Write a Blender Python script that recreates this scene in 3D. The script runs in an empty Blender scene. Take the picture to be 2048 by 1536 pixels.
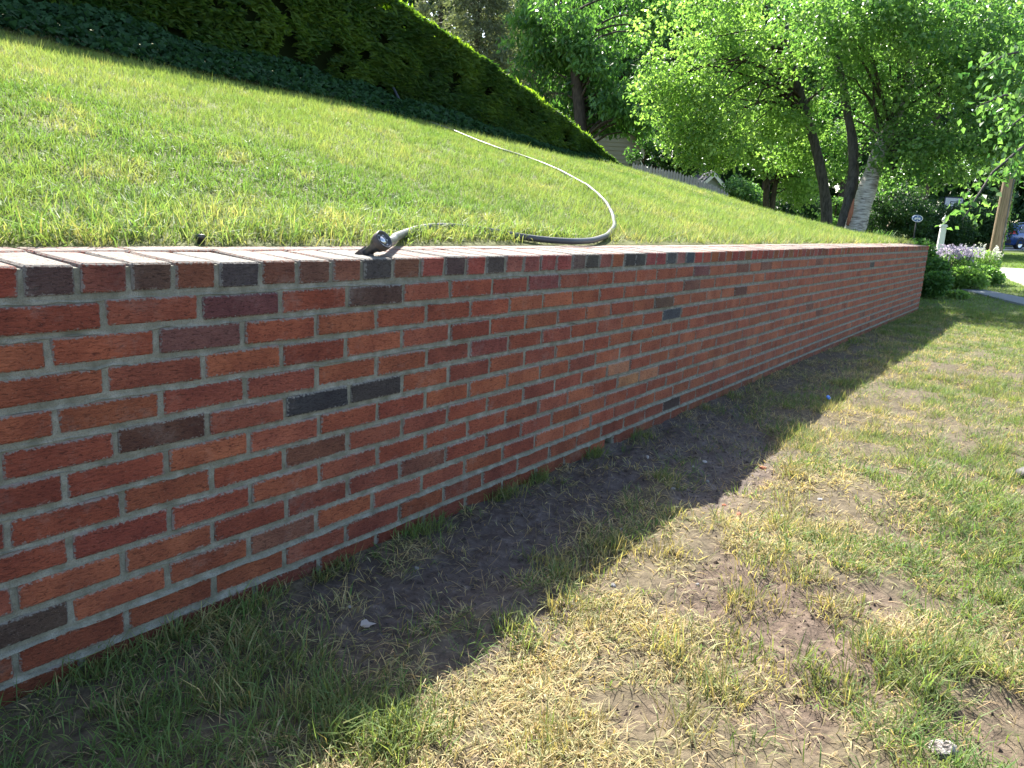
import bpy, bmesh, math, random
import numpy as np
from mathutils import Vector, Matrix
random.seed(7); RNG = np.random.default_rng(7)
S = bpy.context.scene; COL = S.collection

# ------------------------------------------------------------------ camera
F = 1500.0; YAW, PITCH, ROLL = 0.95265, 0.22049, 0.05457
CAM = np.array([0.0, -1.52762, 0.99436])
_f = np.array([math.sin(YAW)*math.cos(PITCH), math.cos(YAW)*math.cos(PITCH), -math.sin(PITCH)])
_r = np.array([math.cos(YAW), -math.sin(YAW), 0.0]); _u = np.cross(_r, _f)
r_ = _r*math.cos(ROLL)+_u*math.sin(ROLL); u_ = -_r*math.sin(ROLL)+_u*math.cos(ROLL); f_ = _f
cam = bpy.data.objects.new('camera', bpy.data.cameras.new('camera')); COL.objects.link(cam)
m3 = Matrix((r_, u_, -f_)).transposed()
cam.matrix_world = Matrix.Translation(Vector(CAM)) @ m3.to_4x4()
cam.data.sensor_width = 36; cam.data.sensor_fit = 'HORIZONTAL'; cam.data.lens = F/2048*36
cam.data.clip_start = 0.02; cam.data.clip_end = 1000
S.camera = cam

# ------------------------------------------------------------------ light
SUN_AZ, SUN_EL = math.radians(50), math.radians(47.5)
W = bpy.data.worlds.new('World'); S.world = W; W.use_nodes = True
nt = W.node_tree; bg = nt.nodes['Background']
sky = nt.nodes.new('ShaderNodeTexSky'); sky.sky_type = 'NISHITA'; sky.sun_disc = False
sky.sun_elevation = SUN_EL; sky.sun_rotation = math.pi/2-SUN_AZ; sky.air_density = 1.0; sky.dust_density = 1.5
nt.links.new(sky.outputs[0], bg.inputs[0]); bg.inputs[1].default_value = 0.105
sd = bpy.data.lights.new('sun', 'SUN'); sd.energy = 5.0; sd.angle = math.radians(0.53); sd.color = (1, .95, .86)
sun = bpy.data.objects.new('sun', sd); COL.objects.link(sun)
sdir = Vector((math.cos(SUN_EL)*math.cos(SUN_AZ), math.cos(SUN_EL)*math.sin(SUN_AZ), math.sin(SUN_EL)))
sun.rotation_euler = sdir.to_track_quat('Z', 'Y').to_euler()
S.view_settings.view_transform = 'Standard'; S.view_settings.look = 'None'
S.cycles.max_bounces = 5; S.cycles.diffuse_bounces = 3; S.cycles.transmission_bounces = 3; S.cycles.glossy_bounces = 2
S.view_settings.exposure = 2.0; S.view_settings.gamma = 1; S.view_settings.use_curve_mapping = False

# ------------------------------------------------------------------ numeric helpers
def ray(x, y): return f_+r_*(x-1024)/F+u_*(768-y)/F
def proj(P):
    d = np.asarray(P, float)-CAM; z = d@f_
    zz = np.where(z > .05, z, .05)
    return 1024+F*(d@r_)/zz, 768-F*(d@u_)/zz, z
def PD(px, py, d): return CAM+ray(px, py)*d          # point seen at a pixel, d metres ahead
def smooth(a, b, x):
    t = np.clip((np.asarray(x, float)-a)/(b-a), 0, 1); return t*t*(3-2*t)
_perm = np.random.default_rng(3).random((256, 256))
def vnoise(x, y):
    xi = np.floor(x).astype(int); yi = np.floor(y).astype(int); fx = x-xi; fy = y-yi
    fx = fx*fx*(3-2*fx); fy = fy*fy*(3-2*fy)
    g = lambda i, j: _perm[i % 256, j % 256]
    return (g(xi, yi)*(1-fx)+g(xi+1, yi)*fx)*(1-fy)+(g(xi, yi+1)*(1-fx)+g(xi+1, yi+1)*fx)*fy
def fbm(x, y, o=4):
    x = np.asarray(x, float); y = np.asarray(y, float); s = 0; a = .5; t = 0
    for k in range(o):
        s = s+a*vnoise(x*2**k+17.3*k, y*2**k+5.1*k); t += a; a *= .5
    return s/t
def nrm(v): return v/np.maximum(np.linalg.norm(v, axis=-1, keepdims=True), 1e-9)

# ------------------------------------------------------------------ object helpers
def link(o, parent=None):
    COL.objects.link(o)
    if parent is not None: o.parent = parent
    return o
def fast_mesh(name, verts, faces, attrs=None, smooth_=False):
    me = bpy.data.meshes.new(name); verts = np.asarray(verts, np.float32)
    me.vertices.add(len(verts)); me.vertices.foreach_set('co', verts.ravel())
    if not isinstance(faces, list): faces = [faces]
    faces = [np.asarray(q, np.int32) for q in faces if len(q)]
    if faces:
        loops = np.concatenate([q.ravel() for q in faces])
        tot = np.concatenate([np.full(len(q), q.shape[1], np.int32) for q in faces])
        st = np.concatenate([[0], np.cumsum(tot)[:-1]]).astype(np.int32)
        me.loops.add(len(loops)); me.loops.foreach_set('vertex_index', loops)
        me.polygons.add(len(tot)); me.polygons.foreach_set('loop_start', st)
        me.polygons.foreach_set('loop_total', tot)
        me.polygons.foreach_set('use_smooth', np.full(len(tot), smooth_))
    for k, (typ, arr) in (attrs or {}).items():
        a = me.attributes.new(k, typ, 'POINT')
        key = {'FLOAT': 'value', 'INT': 'value', 'FLOAT_VECTOR': 'vector', 'FLOAT_COLOR': 'color'}[typ]
        a.data.foreach_set(key, np.ascontiguousarray(arr).ravel())
    me.update(calc_edges=True); return me
def obj(name, me, mat=None, parent=None, loc=None):
    o = bpy.data.objects.new(name, me)
    if mat is not None and len(me.materials) == 0: me.materials.append(mat)
    if loc is not None: o.location = loc
    return link(o, parent)
def tag(o, label=None, cat=None, group=None, kind=None):
    for k, v in (('label', label), ('category', cat), ('group', group), ('kind', kind)):
        if v: o[k] = v
    return o
def empty(name, loc, label, cat, group=None, rz=0):
    o = bpy.data.objects.new(name, None); link(o); o.location = loc; o.rotation_euler.z = rz
    o.empty_display_size = .1
    return tag(o, label, cat, group)
class MB:
    """collects shapes for ONE mesh"""
    def __init__(s): s.v = []; s.f3 = []; s.f4 = []; s.n = 0; s.big = []
    def add(s, v, f):
        v = np.asarray(v, float)
        for q in f:
            q = [i+s.n for i in q]
            (s.f4 if len(q) == 4 else s.f3 if len(q) == 3 else s.big).append(q)
        s.v.append(v); s.n += len(v); return s
    def box(s, c, d, R=None):
        c = np.array(c, float); h = np.array(d, float)/2
        v = np.array([[x, y, z] for x in (-1, 1) for y in (-1, 1) for z in (-1, 1)])*h
        if R is not None: v = v@np.array(R).T
        return s.add(v+c, [(0, 1, 3, 2), (4, 6, 7, 5), (0, 4, 5, 1), (2, 3, 7, 6), (0, 2, 6, 4), (1, 5, 7, 3)])
    def tube(s, pts, rad, n=8, cap=True):
        pts = np.asarray(pts, float); rad = np.broadcast_to(rad, (len(pts),)); v = []
        up = np.array([0, 0, 1.0]); prev = None
        for i, p in enumerate(pts):
            t = nrm(pts[min(i+1, len(pts)-1)]-pts[max(i-1, 0)])
            a = np.cross(t, up) if prev is None else prev-t*np.dot(prev, t)
            if np.linalg.norm(a) < 1e-4: a = np.cross(t, [1, 0, 0])
            a = nrm(a); prev = a; b = np.cross(t, a)
            for k in range(n):
                w = 2*math.pi*k/n; v.append(p+rad[i]*(a*math.cos(w)+b*math.sin(w)))
        f = []
        for i in range(len(pts)-1):
            for k in range(n):
                f.append((i*n+k, i*n+(k+1) % n, (i+1)*n+(k+1) % n, (i+1)*n+k))
        if cap:
            f.append(tuple(range(n))[::-1]); f.append(tuple(range((len(pts)-1)*n, len(pts)*n)))
        return s.add(v, f)
    def lathe(s, prof, c=(0, 0, 0), R=None, n=20):
        v = []; f = []
        for (rr, z) in prof:
            for k in range(n):
                w = 2*math.pi*k/n; v.append((rr*math.cos(w), rr*math.sin(w), z))
        for i in range(len(prof)-1):
            for k in range(n): f.append((i*n+k, i*n+(k+1) % n, (i+1)*n+(k+1) % n, (i+1)*n+k))
        v = np.array(v)
        if R is not None: v = v@np.array(R).T
        return s.add(v+np.array(c), f)
    def poly(s, pts, thick):
        """flat polygon (Nx3) extruded by vector thick"""
        p = np.asarray(pts, float); n = len(p)
        v = np.vstack([p, p+np.asarray(thick, float)])
        f = [tuple(range(n))[::-1], tuple(range(n, 2*n))]+[(i, (i+1) % n, n+(i+1) % n, n+i) for i in range(n)]
        return s.add(v, f)
    def mesh(s, name, smooth_=False):
        if not s.big: 
            return fast_mesh(name, np.vstack(s.v), [np.array(s.f3).reshape(-1, 3), np.array(s.f4).reshape(-1, 4)], None, smooth_)
        me = bpy.data.meshes.new(name); me.from_pydata(np.vstack(s.v).tolist(), [], s.f3+s.f4+s.big)
        me.polygons.foreach_set('use_smooth', [smooth_ and len(q) < 5 for q in s.f3+s.f4+s.big]); me.update(); return me
    def build(s, name, mat, parent=None, smooth_=False, loc=None):
        return obj(name, s.mesh(name, smooth_), mat, parent, loc)
def rotz(a): c, s_ = math.cos(a), math.sin(a); return np.array([[c, -s_, 0], [s_, c, 0], [0, 0, 1.0]])
def axes_to(zdir, xhint=(0, 0, 1)):
    z = nrm(np.array(zdir, float)); x = np.cross(np.array(xhint, float), z)
    x = nrm(x) if np.linalg.norm(x) > 1e-4 else np.array([1.0, 0, 0]); y = np.cross(z, x)
    return np.stack([x, y, z], 1)

# ------------------------------------------------------------------ materials
class NT:
    def __init__(s, name, rough=.7, spec=.3):
        s.m = bpy.data.materials.new(name); s.m.use_nodes = True; s.t = s.m.node_tree
        s.b = s.t.nodes['Principled BSDF']; s.out = s.t.nodes['Material Output']
        s.b.inputs['Roughness'].default_value = rough; s.b.inputs['Specular IOR Level'].default_value = spec
    def n(s, typ, ins=None, **kw):
        x = s.t.nodes.new('ShaderNode'+typ)
        for k, v in kw.items(): setattr(x, k, v)
        for k, v in (ins or {}).items(): s.set(x.inputs[k], v)
        return x
    def set(s, sock, v):
        if isinstance(v, bpy.types.NodeSocket): s.t.links.new(v, sock)
        elif isinstance(v, bpy.types.Node): s.t.links.new(v.outputs[0], sock)
        else: sock.default_value = (v if not (isinstance(v, tuple) and len(v) == 3 and sock.type == 'RGBA') else (*v, 1))
    def mix(s, fac, a, b, blend='MIX'):
        x = s.n('MixRGB', blend_type=blend); s.set(x.inputs[0], fac); s.set(x.inputs[1], a); s.set(x.inputs[2], b); return x.outputs[0]
    def math(s, op, a, b=0.5, clamp=False):
        x = s.n('Math', operation=op, use_clamp=clamp); s.set(x.inputs[0], a); s.set(x.inputs[1], b); return x.outputs[0]
    def ramp(s, fac, stops):
        x = s.n('ValToRGB'); s.set(x.inputs[0], fac); e = x.color_ramp.elements
        while len(e) < len(stops): e.new(.5)
        for q, (p, c) in zip(e, stops): q.position = p; q.color = (*c, 1) if len(c) == 3 else c
        return x.outputs[0]
    def noise(s, scale, detail=4, vec=None, rough=.55, dist=0):
        x = s.n('TexNoise', {'Scale': scale, 'Detail': detail, 'Roughness': rough, 'Distortion': dist})
        if vec is not None: s.set(x.inputs['Vector'], vec)
        return x.outputs[0]
    def coord(s, kind='Object', scale=None):
        c = s.n('TexCoord').outputs[kind]
        if scale is None: return c
        m = s.n('Mapping', {'Vector': c}); m.inputs['Scale'].default_value = scale; return m.outputs[0]
    def bump(s, h, strength=.3, dist=.01):
        x = s.n('Bump', {'Height': h, 'Strength': strength, 'Distance': dist}); s.t.links.new(x.outputs[0], s.b.inputs['Normal']); return x
    def base(s, c): s.set(s.b.inputs['Base Color'], c); return s
    def rough(s, c): s.set(s.b.inputs['Roughness'], c); return s
def plain(name, col, rough=.6, metal=0, var=.12, scale=8, spec=.4, bump=0):
    t = NT(name, rough, spec); t.b.inputs['Metallic'].default_value = metal
    n = t.noise(scale, 5, t.coord())
    t.base(t.mix(n, tuple(c*(1-var) for c in col), tuple(min(1, c*(1+var)) for c in col)))
    if bump: t.bump(n, bump, .005)
    return t.m
def leafmat(name, dark, light, trans=.45, rough=.5, spec=.35, instancer=False, tcol=None):
    t = NT(name, rough, spec)
    if instancer:
        c0 = t.n('Attribute', attribute_type='INSTANCER', attribute_name='tint').outputs['Color']
        bt = t.n('Attribute', attribute_type='GEOMETRY', attribute_name='bt')
        sep = t.n('SeparateXYZ', {0: bt.outputs['Vector']})
        v = t.math('MULTIPLY_ADD', sep.outputs[0], .7); t.t.nodes[-1].inputs[2].default_value = .62
        c = t.mix(1.0, c0, t.n('CombineXYZ', {0: v, 1: v, 2: v}).outputs[0], 'MULTIPLY')
        c = t.mix(t.math('MULTIPLY', t.math('SUBTRACT', 1.0, sep.outputs[1]), .4), c, (.11, .08, .04))   # dead leaf base
    else:
        a = t.n('Attribute', attribute_type='GEOMETRY', attribute_name='tint').outputs['Fac']
        c = t.ramp(a, [(0, dark), (1, light)])
    t.base(c)
    tr = t.n('BsdfTranslucent'); 
    t.set(tr.inputs[0], t.mix(1.0, c, tcol or (1.5, 1.65, .85), 'MULTIPLY'))
    mx = t.n('MixShader'); mx.inputs[0].default_value = trans
    t.t.links.new(t.b.outputs[0], mx.inputs[1]); t.t.links.new(tr.outputs[0], mx.inputs[2])
    t.t.links.new(mx.outputs[0], t.out.inputs[0]); return t.m

# ------------------------------------------------------------------ terrain heights
ZT = .8574
def rise(s): return np.interp(s, [1.4, 2.7, 4.1, 7.1, 11.8, 13], [0, .003, .006, .022, .035, .036])
def ground_z(x, y):
    x = np.asarray(x, float); y = np.asarray(y, float)
    far = np.where(x > 12, .0125*(x-12), 0.0)
    near = np.exp(-((x-4)/7)**2)*smooth(-6, -4, y)
    px, py, d = proj(np.stack([x, y, 0*x], -1))
    b = bare_px(px, py)
    bump = (fbm(x*2.2, y*2.2, 3)-.5)*.075*smooth(.02, .5, -y)+(fbm(x*14, y*14, 3)-.5)*(.012+.022*b)
    return far+near*(bump+.016*(1-b)-.010)
BARE = [(1590,1270,205,92,30,1),(1660,1350,130,70,25,1),(1540,1420,110,50,20,.7),(1950,1480,110,40,25,.65),(1735,1215,80,30,25,.7),
        (1560,1150,80,28,25,.55),(1420,1190,70,30,20,.6),(1450,1330,50,30,20,.55),(2020,1420,60,24,20,.5),(1840,1060,60,18,20,.35),(1300,1440,60,28,10,.4),
        (1000,1075,210,85,-32,1),(1190,960,150,48,-32,.95),(1350,885,170,48,-28,.9),(860,1200,190,60,-15,.95),(700,1160,110,36,-22,.9),
        (1090,1230,110,48,-30,.85),(580,1330,140,45,-10,.55),(1450,925,100,60,-35,.9),(950,1290,100,40,-20,.7),(420,1340,110,40,-15,.45),(1640,745,110,26,-25,.45),(700,1420,90,30,0,.45)]
def bare_px(px, py):
    px = np.asarray(px, float); b = np.zeros(px.shape)
    wob = (fbm(px/60, py/38, 4)-.5)*1.5
    for cx, cy, rx, ry, a, s in BARE:
        t = math.radians(a); dx = px-cx; dy = py-cy
        u = (dx*math.cos(t)+dy*math.sin(t))/rx; v = (-dx*math.sin(t)+dy*math.cos(t))/ry
        b = np.maximum(b, s*smooth(1.5, .85, np.sqrt(u*u+v*v)+wob))
    return b
G = .26
_cy = [.3,.45,.8,1.27,1.7,2.0,2.8,3.7,4.1,5,14]; _cx = [12.4,12.35,12.1,12.0,11.5,11.2,11.1,10.6,10.1,9.9,9.9]
def crest_x(y): return np.interp(y, _cy, _cx)
def edge_y(x): return np.interp(x, [-4,1,2.5,4,5.3,6.5,7.2,8.4,9.7,10.7], [5.2,5.1,5.03,4.78,4.75,4.62,4.4,4.22,4.25,4.2])
def hill_z(x, y):
    x = np.asarray(x, float); y = np.asarray(y, float)
    z = .868+G*(y-.3)-.06*smooth(5, 10, x)*smooth(.35, 1.2, y)+rise(x)*np.clip(1-(y-.3)/1.5, 0, 1)+(fbm(x*1.3, y*1.3, 3)-.5)*.05*smooth(.3, .8, y)
    d = np.maximum(x-crest_x(y), 0)
    z = z-.34*(np.sqrt(d*d+.09)-.3)
    z = np.where(y > 9, z-(y-9)*.12, z)
    return np.maximum(z, -.15)
def cast(px, py, hf, t0=.5, t1=90):
    d = ray(px, py); ts = np.concatenate([np.arange(t0, 16, .01), np.arange(16, t1, .05)])
    P = CAM+ts[:, None]*d; k = np.argmax(P[:, 2] < hf(P[:, 0], P[:, 1])); return P[k]
flat_z = lambda x, y: np.where(np.asarray(x) > 12, .0125*(np.asarray(x)-12), 0.0)
def gz(x, y): return float(ground_z(np.array([x]), np.array([y]))[0])

# ------------------------------------------------------------------ ground sheet
def axis(parts):
    a = [np.linspace(p, q, n, endpoint=False) for p, q, n in parts]; return np.concatenate(a+[[parts[-1][1]]])
gx = axis([(-300,-40,8),(-40,-4,12),(-4,.3,18),(.3,3.2,150),(3.2,6.5,110),(6.5,13,80),(13,60,60),(60,300,16)])
gy = axis([(-300,-40,8),(-40,-5,14),(-5,-2.6,16),(-2.6,0.04,150),(.04,2,8),(2,40,24),(40,300,12)])
X, Y = np.meshgrid(gx, gy, indexing='ij'); Z = ground_z(X, Y)
px, py, dd = proj(np.stack([X, Y, 0*X], -1)); mud = bare_px(px, py)*np.exp(-((X-4)/7)**2)*(dd > .3)*(Y > -4)
wet = mud*smooth(-.78, -.5, Y)
nx, ny = X.shape; I = np.arange(nx*ny).reshape(nx, ny)
q = np.stack([I[:-1,:-1], I[1:,:-1], I[1:,1:], I[:-1,1:]], -1).reshape(-1, 4)
me = fast_mesh('ground', np.stack([X, Y, Z], -1).reshape(-1, 3), q, {'mud': ('FLOAT', mud.ravel().astype(np.float32)), 'wet': ('FLOAT', wet.ravel().astype(np.float32))}, True)
t = NT('ground_soil_and_turf', .85, .25); co = t.coord('Object')
mu = t.n('Attribute', attribute_type='GEOMETRY', attribute_name='mud').outputs['Fac']
we = t.n('Attribute', attribute_type='GEOMETRY', attribute_name='wet').outputs['Fac']
n1 = t.noise(35, 8, co, .65); n2 = t.noise(3, 5, co); n3 = t.noise(180, 4, co)
soil = t.ramp(n1, [(.3, (.038, .026, .019)), (.55, (.108, .076, .056)), (.75, (.20, .152, .115))])
wets = t.ramp(n1, [(.3, (.032, .024, .021)), (.55, (.072, .058, .052)), (.75, (.15, .13, .122))])
soil = t.mix(we, soil, wets)
turf = t.mix(n2, (.085, .13, .03), (.13, .15, .045)); turf = t.mix(t.math('MULTIPLY', n3, .7), turf, (.04, .06, .015))
xs = t.n('SeparateXYZ', {0: co}).outputs[0]
nearf = t.n('MapRange', {'Value': xs, 'From Min': 7, 'From Max': 14}).outputs[0]
thatch = t.ramp(n1, [(.3, (.038, .029, .018)), (.7, (.14, .112, .07))])
c = t.mix(nearf, thatch, turf); t.base(t.mix(mu, c, soil))
t.rough(t.math('SUBTRACT', .92, t.math('MULTIPLY', we, .3)))
t.bump(t.math('ADD', n1, t.math('MULTIPLY', n3, .5)), .7, .012)
tag(obj('ground', me, t.m), kind='structure')

# ------------------------------------------------------------------ hillside
hx = axis([(-8,0,20),(0,9,70),(9,17,70)]); hy = axis([(.301,1.2,24),(1.2,6,60),(6,20,30)])
X, Y = np.meshgrid(hx, hy, indexing='ij'); Z = hill_z(X, Y)
nx, ny = X.shape; I = np.arange(nx*ny).reshape(nx, ny)
V = np.stack([X, Y, Z], -1).reshape(-1, 3); q = np.stack([I[:-1,:-1], I[1:,:-1], I[1:,1:], I[:-1,1:]], -1).reshape(-1, 4)
lowv = np.stack([hx, 0*hx+.301, 0*hx-.2], -1); n0 = len(V)
q2 = np.array([[n0+i, n0+i+1, I[i+1, 0], I[i, 0]] for i in range(nx-1)])
t = NT('hillside_turf', .9, .2); co = t.coord('Object'); n1 = t.noise(40, 6, co); n2 = t.noise(2, 4, co)
c = t.mix(n1, (.05, .065, .016), (.14, .16, .045)); t.base(t.mix(t.math('MULTIPLY', n2, .4), c, (.13, .10, .06))); t.bump(n1, .6, .02)
tag(obj('hillside', fast_mesh('hillside', np.vstack([V, lowv]), [q, q2], None, True), t.m), kind='structure')

# ------------------------------------------------------------------ far paving
def paving(name, pts, mat, dz):
    p = [(x, y, float(flat_z(x, y))+dz) for x, y in pts]; mb = MB(); mb.poly(np.array(p)-np.array([0, 0, .05]), (0, 0, .05))
    return tag(mb.build(name, mat), kind='structure')
asph = plain('walkway_asphalt', (.20, .21, .22), .85, 0, .25, 30, .2, .3)
conc = plain('driveway_concrete', (.42, .40, .37), .85, 0, .15, 14, .2, .3)
gp = lambda px, py: cast(px, py, flat_z)[:2]
a, b, c2, d2 = gp(1890, 573), gp(2046, 612), gp(2046, 598), gp(1894, 567)
e1 = b+(b-a)*.55; e2 = c2+(c2-d2)*.6; s1 = a+(a-b)*.15; s2 = d2+(d2-c2)*.12
paving('walkway', [s1, a, b, e1, e2, c2, d2, s2], asph, .03)
a, b = gp(1993, 551), gp(2047, 571); f1, f2 = gp(1991, 537), gp(2047, 540)
near = [a+(a-b)*.9, a, b, b+(b-a)*.9]; far = [f2+(f2-f1)*2.5, f2, f1, f1+(f1-f2)*1.2]
paving('driveway', near+far, conc, .035)
a, b = gp(1990, 501), gp(2047, 500.5)
a2 = a+nrm(a-CAM[:2])*9; b2 = b+nrm(b-CAM[:2])*9
paving('street', [a+(a-b)*3, b+(b-a)*6, b2+(b2-a2)*6, a2+(a2-b2)*3], conc, .03)

# ------------------------------------------------------------------ brick wall
def brick_mat(name, joined):
    t = NT(name, .82, .25)
    if joined: c0 = t.n('Attribute', attribute_type='GEOMETRY', attribute_name='bcol').outputs['Color']
    else: c0 = t.n('ObjectInfo').outputs['Color']
    L = t.n('Attribute', attribute_type='GEOMETRY', attribute_name='bl').outputs['Vector']     # metres from the brick's centre
    H = t.n('Attribute', attribute_type='GEOMETRY', attribute_name='bh').outputs['Vector']     # half size
    wp = t.n('NewGeometry').outputs['Position']
    mp = t.n('Mapping', {'Vector': wp}); mp.inputs['Scale'].default_value = (1, 1, 3.2)
    n1 = t.noise(70, 8, mp.outputs[0], .72, .8); n2 = t.noise(9, 4, wp); n3 = t.noise(420, 3, wp); n4 = t.noise(150, 4, wp, .6)
    c = t.mix(t.ramp(n2, [(.35, (0,)*3), (.68, (1,)*3)]), c0, t.mix(1.0, c0, (.62, .55, .60), 'MULTIPLY'))
    c = t.mix(t.ramp(n1, [(.36, (.9,)*3), (.49, (0,)*3)]), c, t.mix(1.0, c0, (.22, .2, .22), 'MULTIPLY'))
    c = t.mix(t.ramp(n1, [(.58, (0,)*3), (.75, (.5,)*3)]), c, t.mix(1.0, c0, (1.5, 1.45, 1.35), 'MULTIPLY'))
    c = t.mix(t.ramp(n3, [(.66, (0,)*3), (.74, (.55,)*3)]), c, (.42, .34, .26))
    sl = t.n('SeparateXYZ', {0: L}); sh = t.n('SeparateXYZ', {0: H})
    ex = t.math('SUBTRACT', sh.outputs[0], t.math('ABSOLUTE', sl.outputs[0])); ez = t.math('SUBTRACT', sh.outputs[2], t.math('ABSOLUTE', sl.outputs[2]))
    e = t.math('MINIMUM', ex, ez); e = t.math('ADD', e, t.math('MULTIPLY', t.math('SUBTRACT', n4, .5), .026))
    smear = t.n('MapRange', {'Value': e, 'From Min': .0042, 'From Max': .0012}).outputs[0]
    c = t.mix(t.math('MULTIPLY', smear, .8), c, (.30, .285, .25))
    film = t.ramp(t.noise(7, 6, wp, .75), [(.55, (0,)*3), (.78, (.34,)*3)]); c = t.mix(film, c, (.42, .36, .31))
    t.base(c); t.bump(t.math('ADD', n1, t.math('MULTIPLY', n3, .35)), 1.0, .010)
    return t.m
BM, BMJ = brick_mat('brick_clay', False), brick_mat('brick_clay_far', True)
def mortar_mat():
    t = NT('mortar', .9, .2); wp = t.n('NewGeometry').outputs['Position']
    n1 = t.noise(26, 6, wp, .65); n2 = t.noise(380, 3, wp); n3 = t.noise(5, 4, wp)
    c = t.ramp(n1, [(.28, (.095, .09, .062)), (.5, (.205, .195, .155)), (.75, (.36, .35, .305))])
    c = t.mix(t.math('MULTIPLY', n3, .4), c, (.20, .20, .14)); c = t.mix(t.ramp(n2, [(.35, (.6,)*3), (.5, (0,)*3)]), c, (.12, .11, .09))
    t.base(c); t.bump(t.math('ADD', t.math('MULTIPLY', n1, 2), n2), .6, .004); return t.m
MORT = mortar_mat()
BL, BH, CH, JT = .2143, .0550, .0677, .0112
S0, S1 = -1.0, 11.86
def bed(n, s): return .86-CH*n+rise(s)*max(0, 1-n/12.0)
def brick_mesh(name, dims, seed, bev=.0040, jit=.0024):
    rr = random.Random(seed); bm = bmesh.new(); bmesh.ops.create_cube(bm, size=1)
    for v in bm.verts: v.co = Vector([v.co[i]*dims[i]+rr.uniform(-jit, jit) for i in range(3)])
    bmesh.ops.bevel(bm, geom=bm.edges[:], offset=bev, segments=1, affect='EDGES')
    me = bpy.data.meshes.new(name); bm.to_mesh(me); bm.free()
    n = len(me.vertices); co = np.zeros(n*3, np.float32); me.vertices.foreach_get('co', co)
    me.attributes.new('bl', 'FLOAT_VECTOR', 'POINT').data.foreach_set('vector', co)
    me.attributes.new('bh', 'FLOAT_VECTOR', 'POINT').data.foreach_set('vector', np.tile(np.array(dims, np.float32)/2, n))
    me.materials.append(BM); return me
wall = empty('brick_wall', (5.4, .15, 0), 'long red brick retaining wall with header coping holding back the sloped lawn', 'brick wall')
wall_inv = np.array([5.4, .15, 0])
REDS = [(.43,.122,.062),(.41,.110,.058),(.45,.138,.068),(.37,.097,.054),(.43,.130,.074),(.36,.102,.062),(.46,.146,.070),(.42,.126,.058)]
STR = [brick_mesh('brick_stretcher', (BL-JT, .06, BH), 100+i) for i in range(8)]
HDR = [brick_mesh('brick_header', (.0925, .2, .059), 200+i, .004, .0018) for i in range(7)]
SLD = [brick_mesh('brick_coping_back', (.203, .094, .056), 300+i, .004, .0018) for i in range(4)]
def s_of(px, py): d = ray(px, py); t_ = -CAM[1]/d[1]; P = CAM+d*t_; return P[0], P[2]
# bricks that stand out by colour in the photograph (pixel on the brick face, colour)
SPECIAL = {(490,607):(.20,.075,.070),(395,677):(.24,.105,.085),(763,593):(.135,.075,.055),(330,868):(.14,.062,.04),(640,800):(.062,.058,.06),(757,780):(.078,.064,.058),
  (65,1250):(.13,.085,.06),(660,905):(.24,.10,.06),(850,925):(.25,.10,.062),(1325,603):(.16,.095,.06),(1342,628):(.085,.09,.10),(1340,805):(.09,.06,.05),(1085,573):(.30,.09,.075),
  (1415,545):(.22,.085,.075),(1490,585):(.18,.085,.06),(1255,735):(.52,.23,.12),(1235,780):(.50,.24,.11),(1300,745):(.55,.24,.12),(1700,510):(.10,.08,.07),(1745,525):(.10,.085,.075),(1330,880):(.45,.10,.07),
  (990,690):(.30,.085,.062),(590,1040):(.30,.13,.08),(1440,720):(.46,.19,.10),(1500,690):(.44,.18,.10),(1510,760):(.40,.17,.09),(225,1090):(.33,.08,.05)}
SP = [(s_of(*k), c) for k, c in SPECIAL.items()]
cells = []
rb = random.Random(11)
for n in range(1, 14):
    off = .7323+(0 if n % 2 else .5)*BL; drift = (0, 0, -.01, 0, .01, .03, .03, .04, .04, .03, .0, .01, .06, .02)[n]*BL
    ph = rb.uniform(0, 6)
    k0 = int(math.floor((S0-off)/BL)); k1 = int(math.ceil((S1-off)/BL))
    for k in range(k0, k1+1):
        j = lambda kk: off+kk*BL+drift-.012*BL*min(max(kk, 0), 11)+.012*BL*math.sin(kk*1.7+ph)+.010*BL*math.sin(kk*.61+2*ph)
        a, b = j(k), j(k+1)
        a = max(a, S0+JT/2) if a < S0 else a; b2 = min(b, S1)
        if b2-a < .05: continue
        if b2 >= S1-.001: b2 = S1+JT/2
        cells.append((n, a, b2))
bricks = []
for n, a, b in cells:
    sc = (a+b)/2; zc = (bed(n, sc)+bed(n+1, sc))/2
    col = None
    for (ss, zz), c in SP:
        if a < ss < b and abs(zz-zc) < CH/2: col = c
    if col is None:
        col = rb.choice(REDS); f = rb.uniform(.80, 1.10); col = tuple(x*f for x in col)
        if sc > 3.2 and rb.random() < .03: col = (.17, .08, .06)
        # weathered, more orange and paler brick in the middle distance
        if n >= 11: col = tuple(x*(.80, .62, .55)[n-11] for x in col)      # damp bottom courses
        w = float(smooth(2.3, 4.5, sc))*.35; col = tuple(x*(1-w)+y*w for x, y in zip(col, (.42, .175, .10)))
    bricks.append((n, a, b, zc, col))
bricks = [q for q in bricks if not (q[0] == 12 and q[1] < 2.93 < q[2])]   # weep opening: the brick there is cut short below
for (n, a, b) in [c for c in cells if c[0] == 12 and c[1] < 2.93 < c[2]]:
    zc = (bed(n, a)+bed(n+1, a))/2
    bricks.append((n, a, 2.895, zc, REDS[0])); bricks.append((n, 2.965, b, zc, REDS[1])) if b-2.965 > .04 else None
def size_px(q):
    P = np.array([(q[1]+q[2])/2, 0, q[3]]); x, y, d = proj(P); vis = (-120 < x < 2168) and (-50 < y < 1600) and d > .3
    return (1.0/d if vis else 0.0)
bricks.sort(key=size_px, reverse=True)
JV, JF, JC, JL, JHh, jn = [], [], [], [], [], 0
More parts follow.
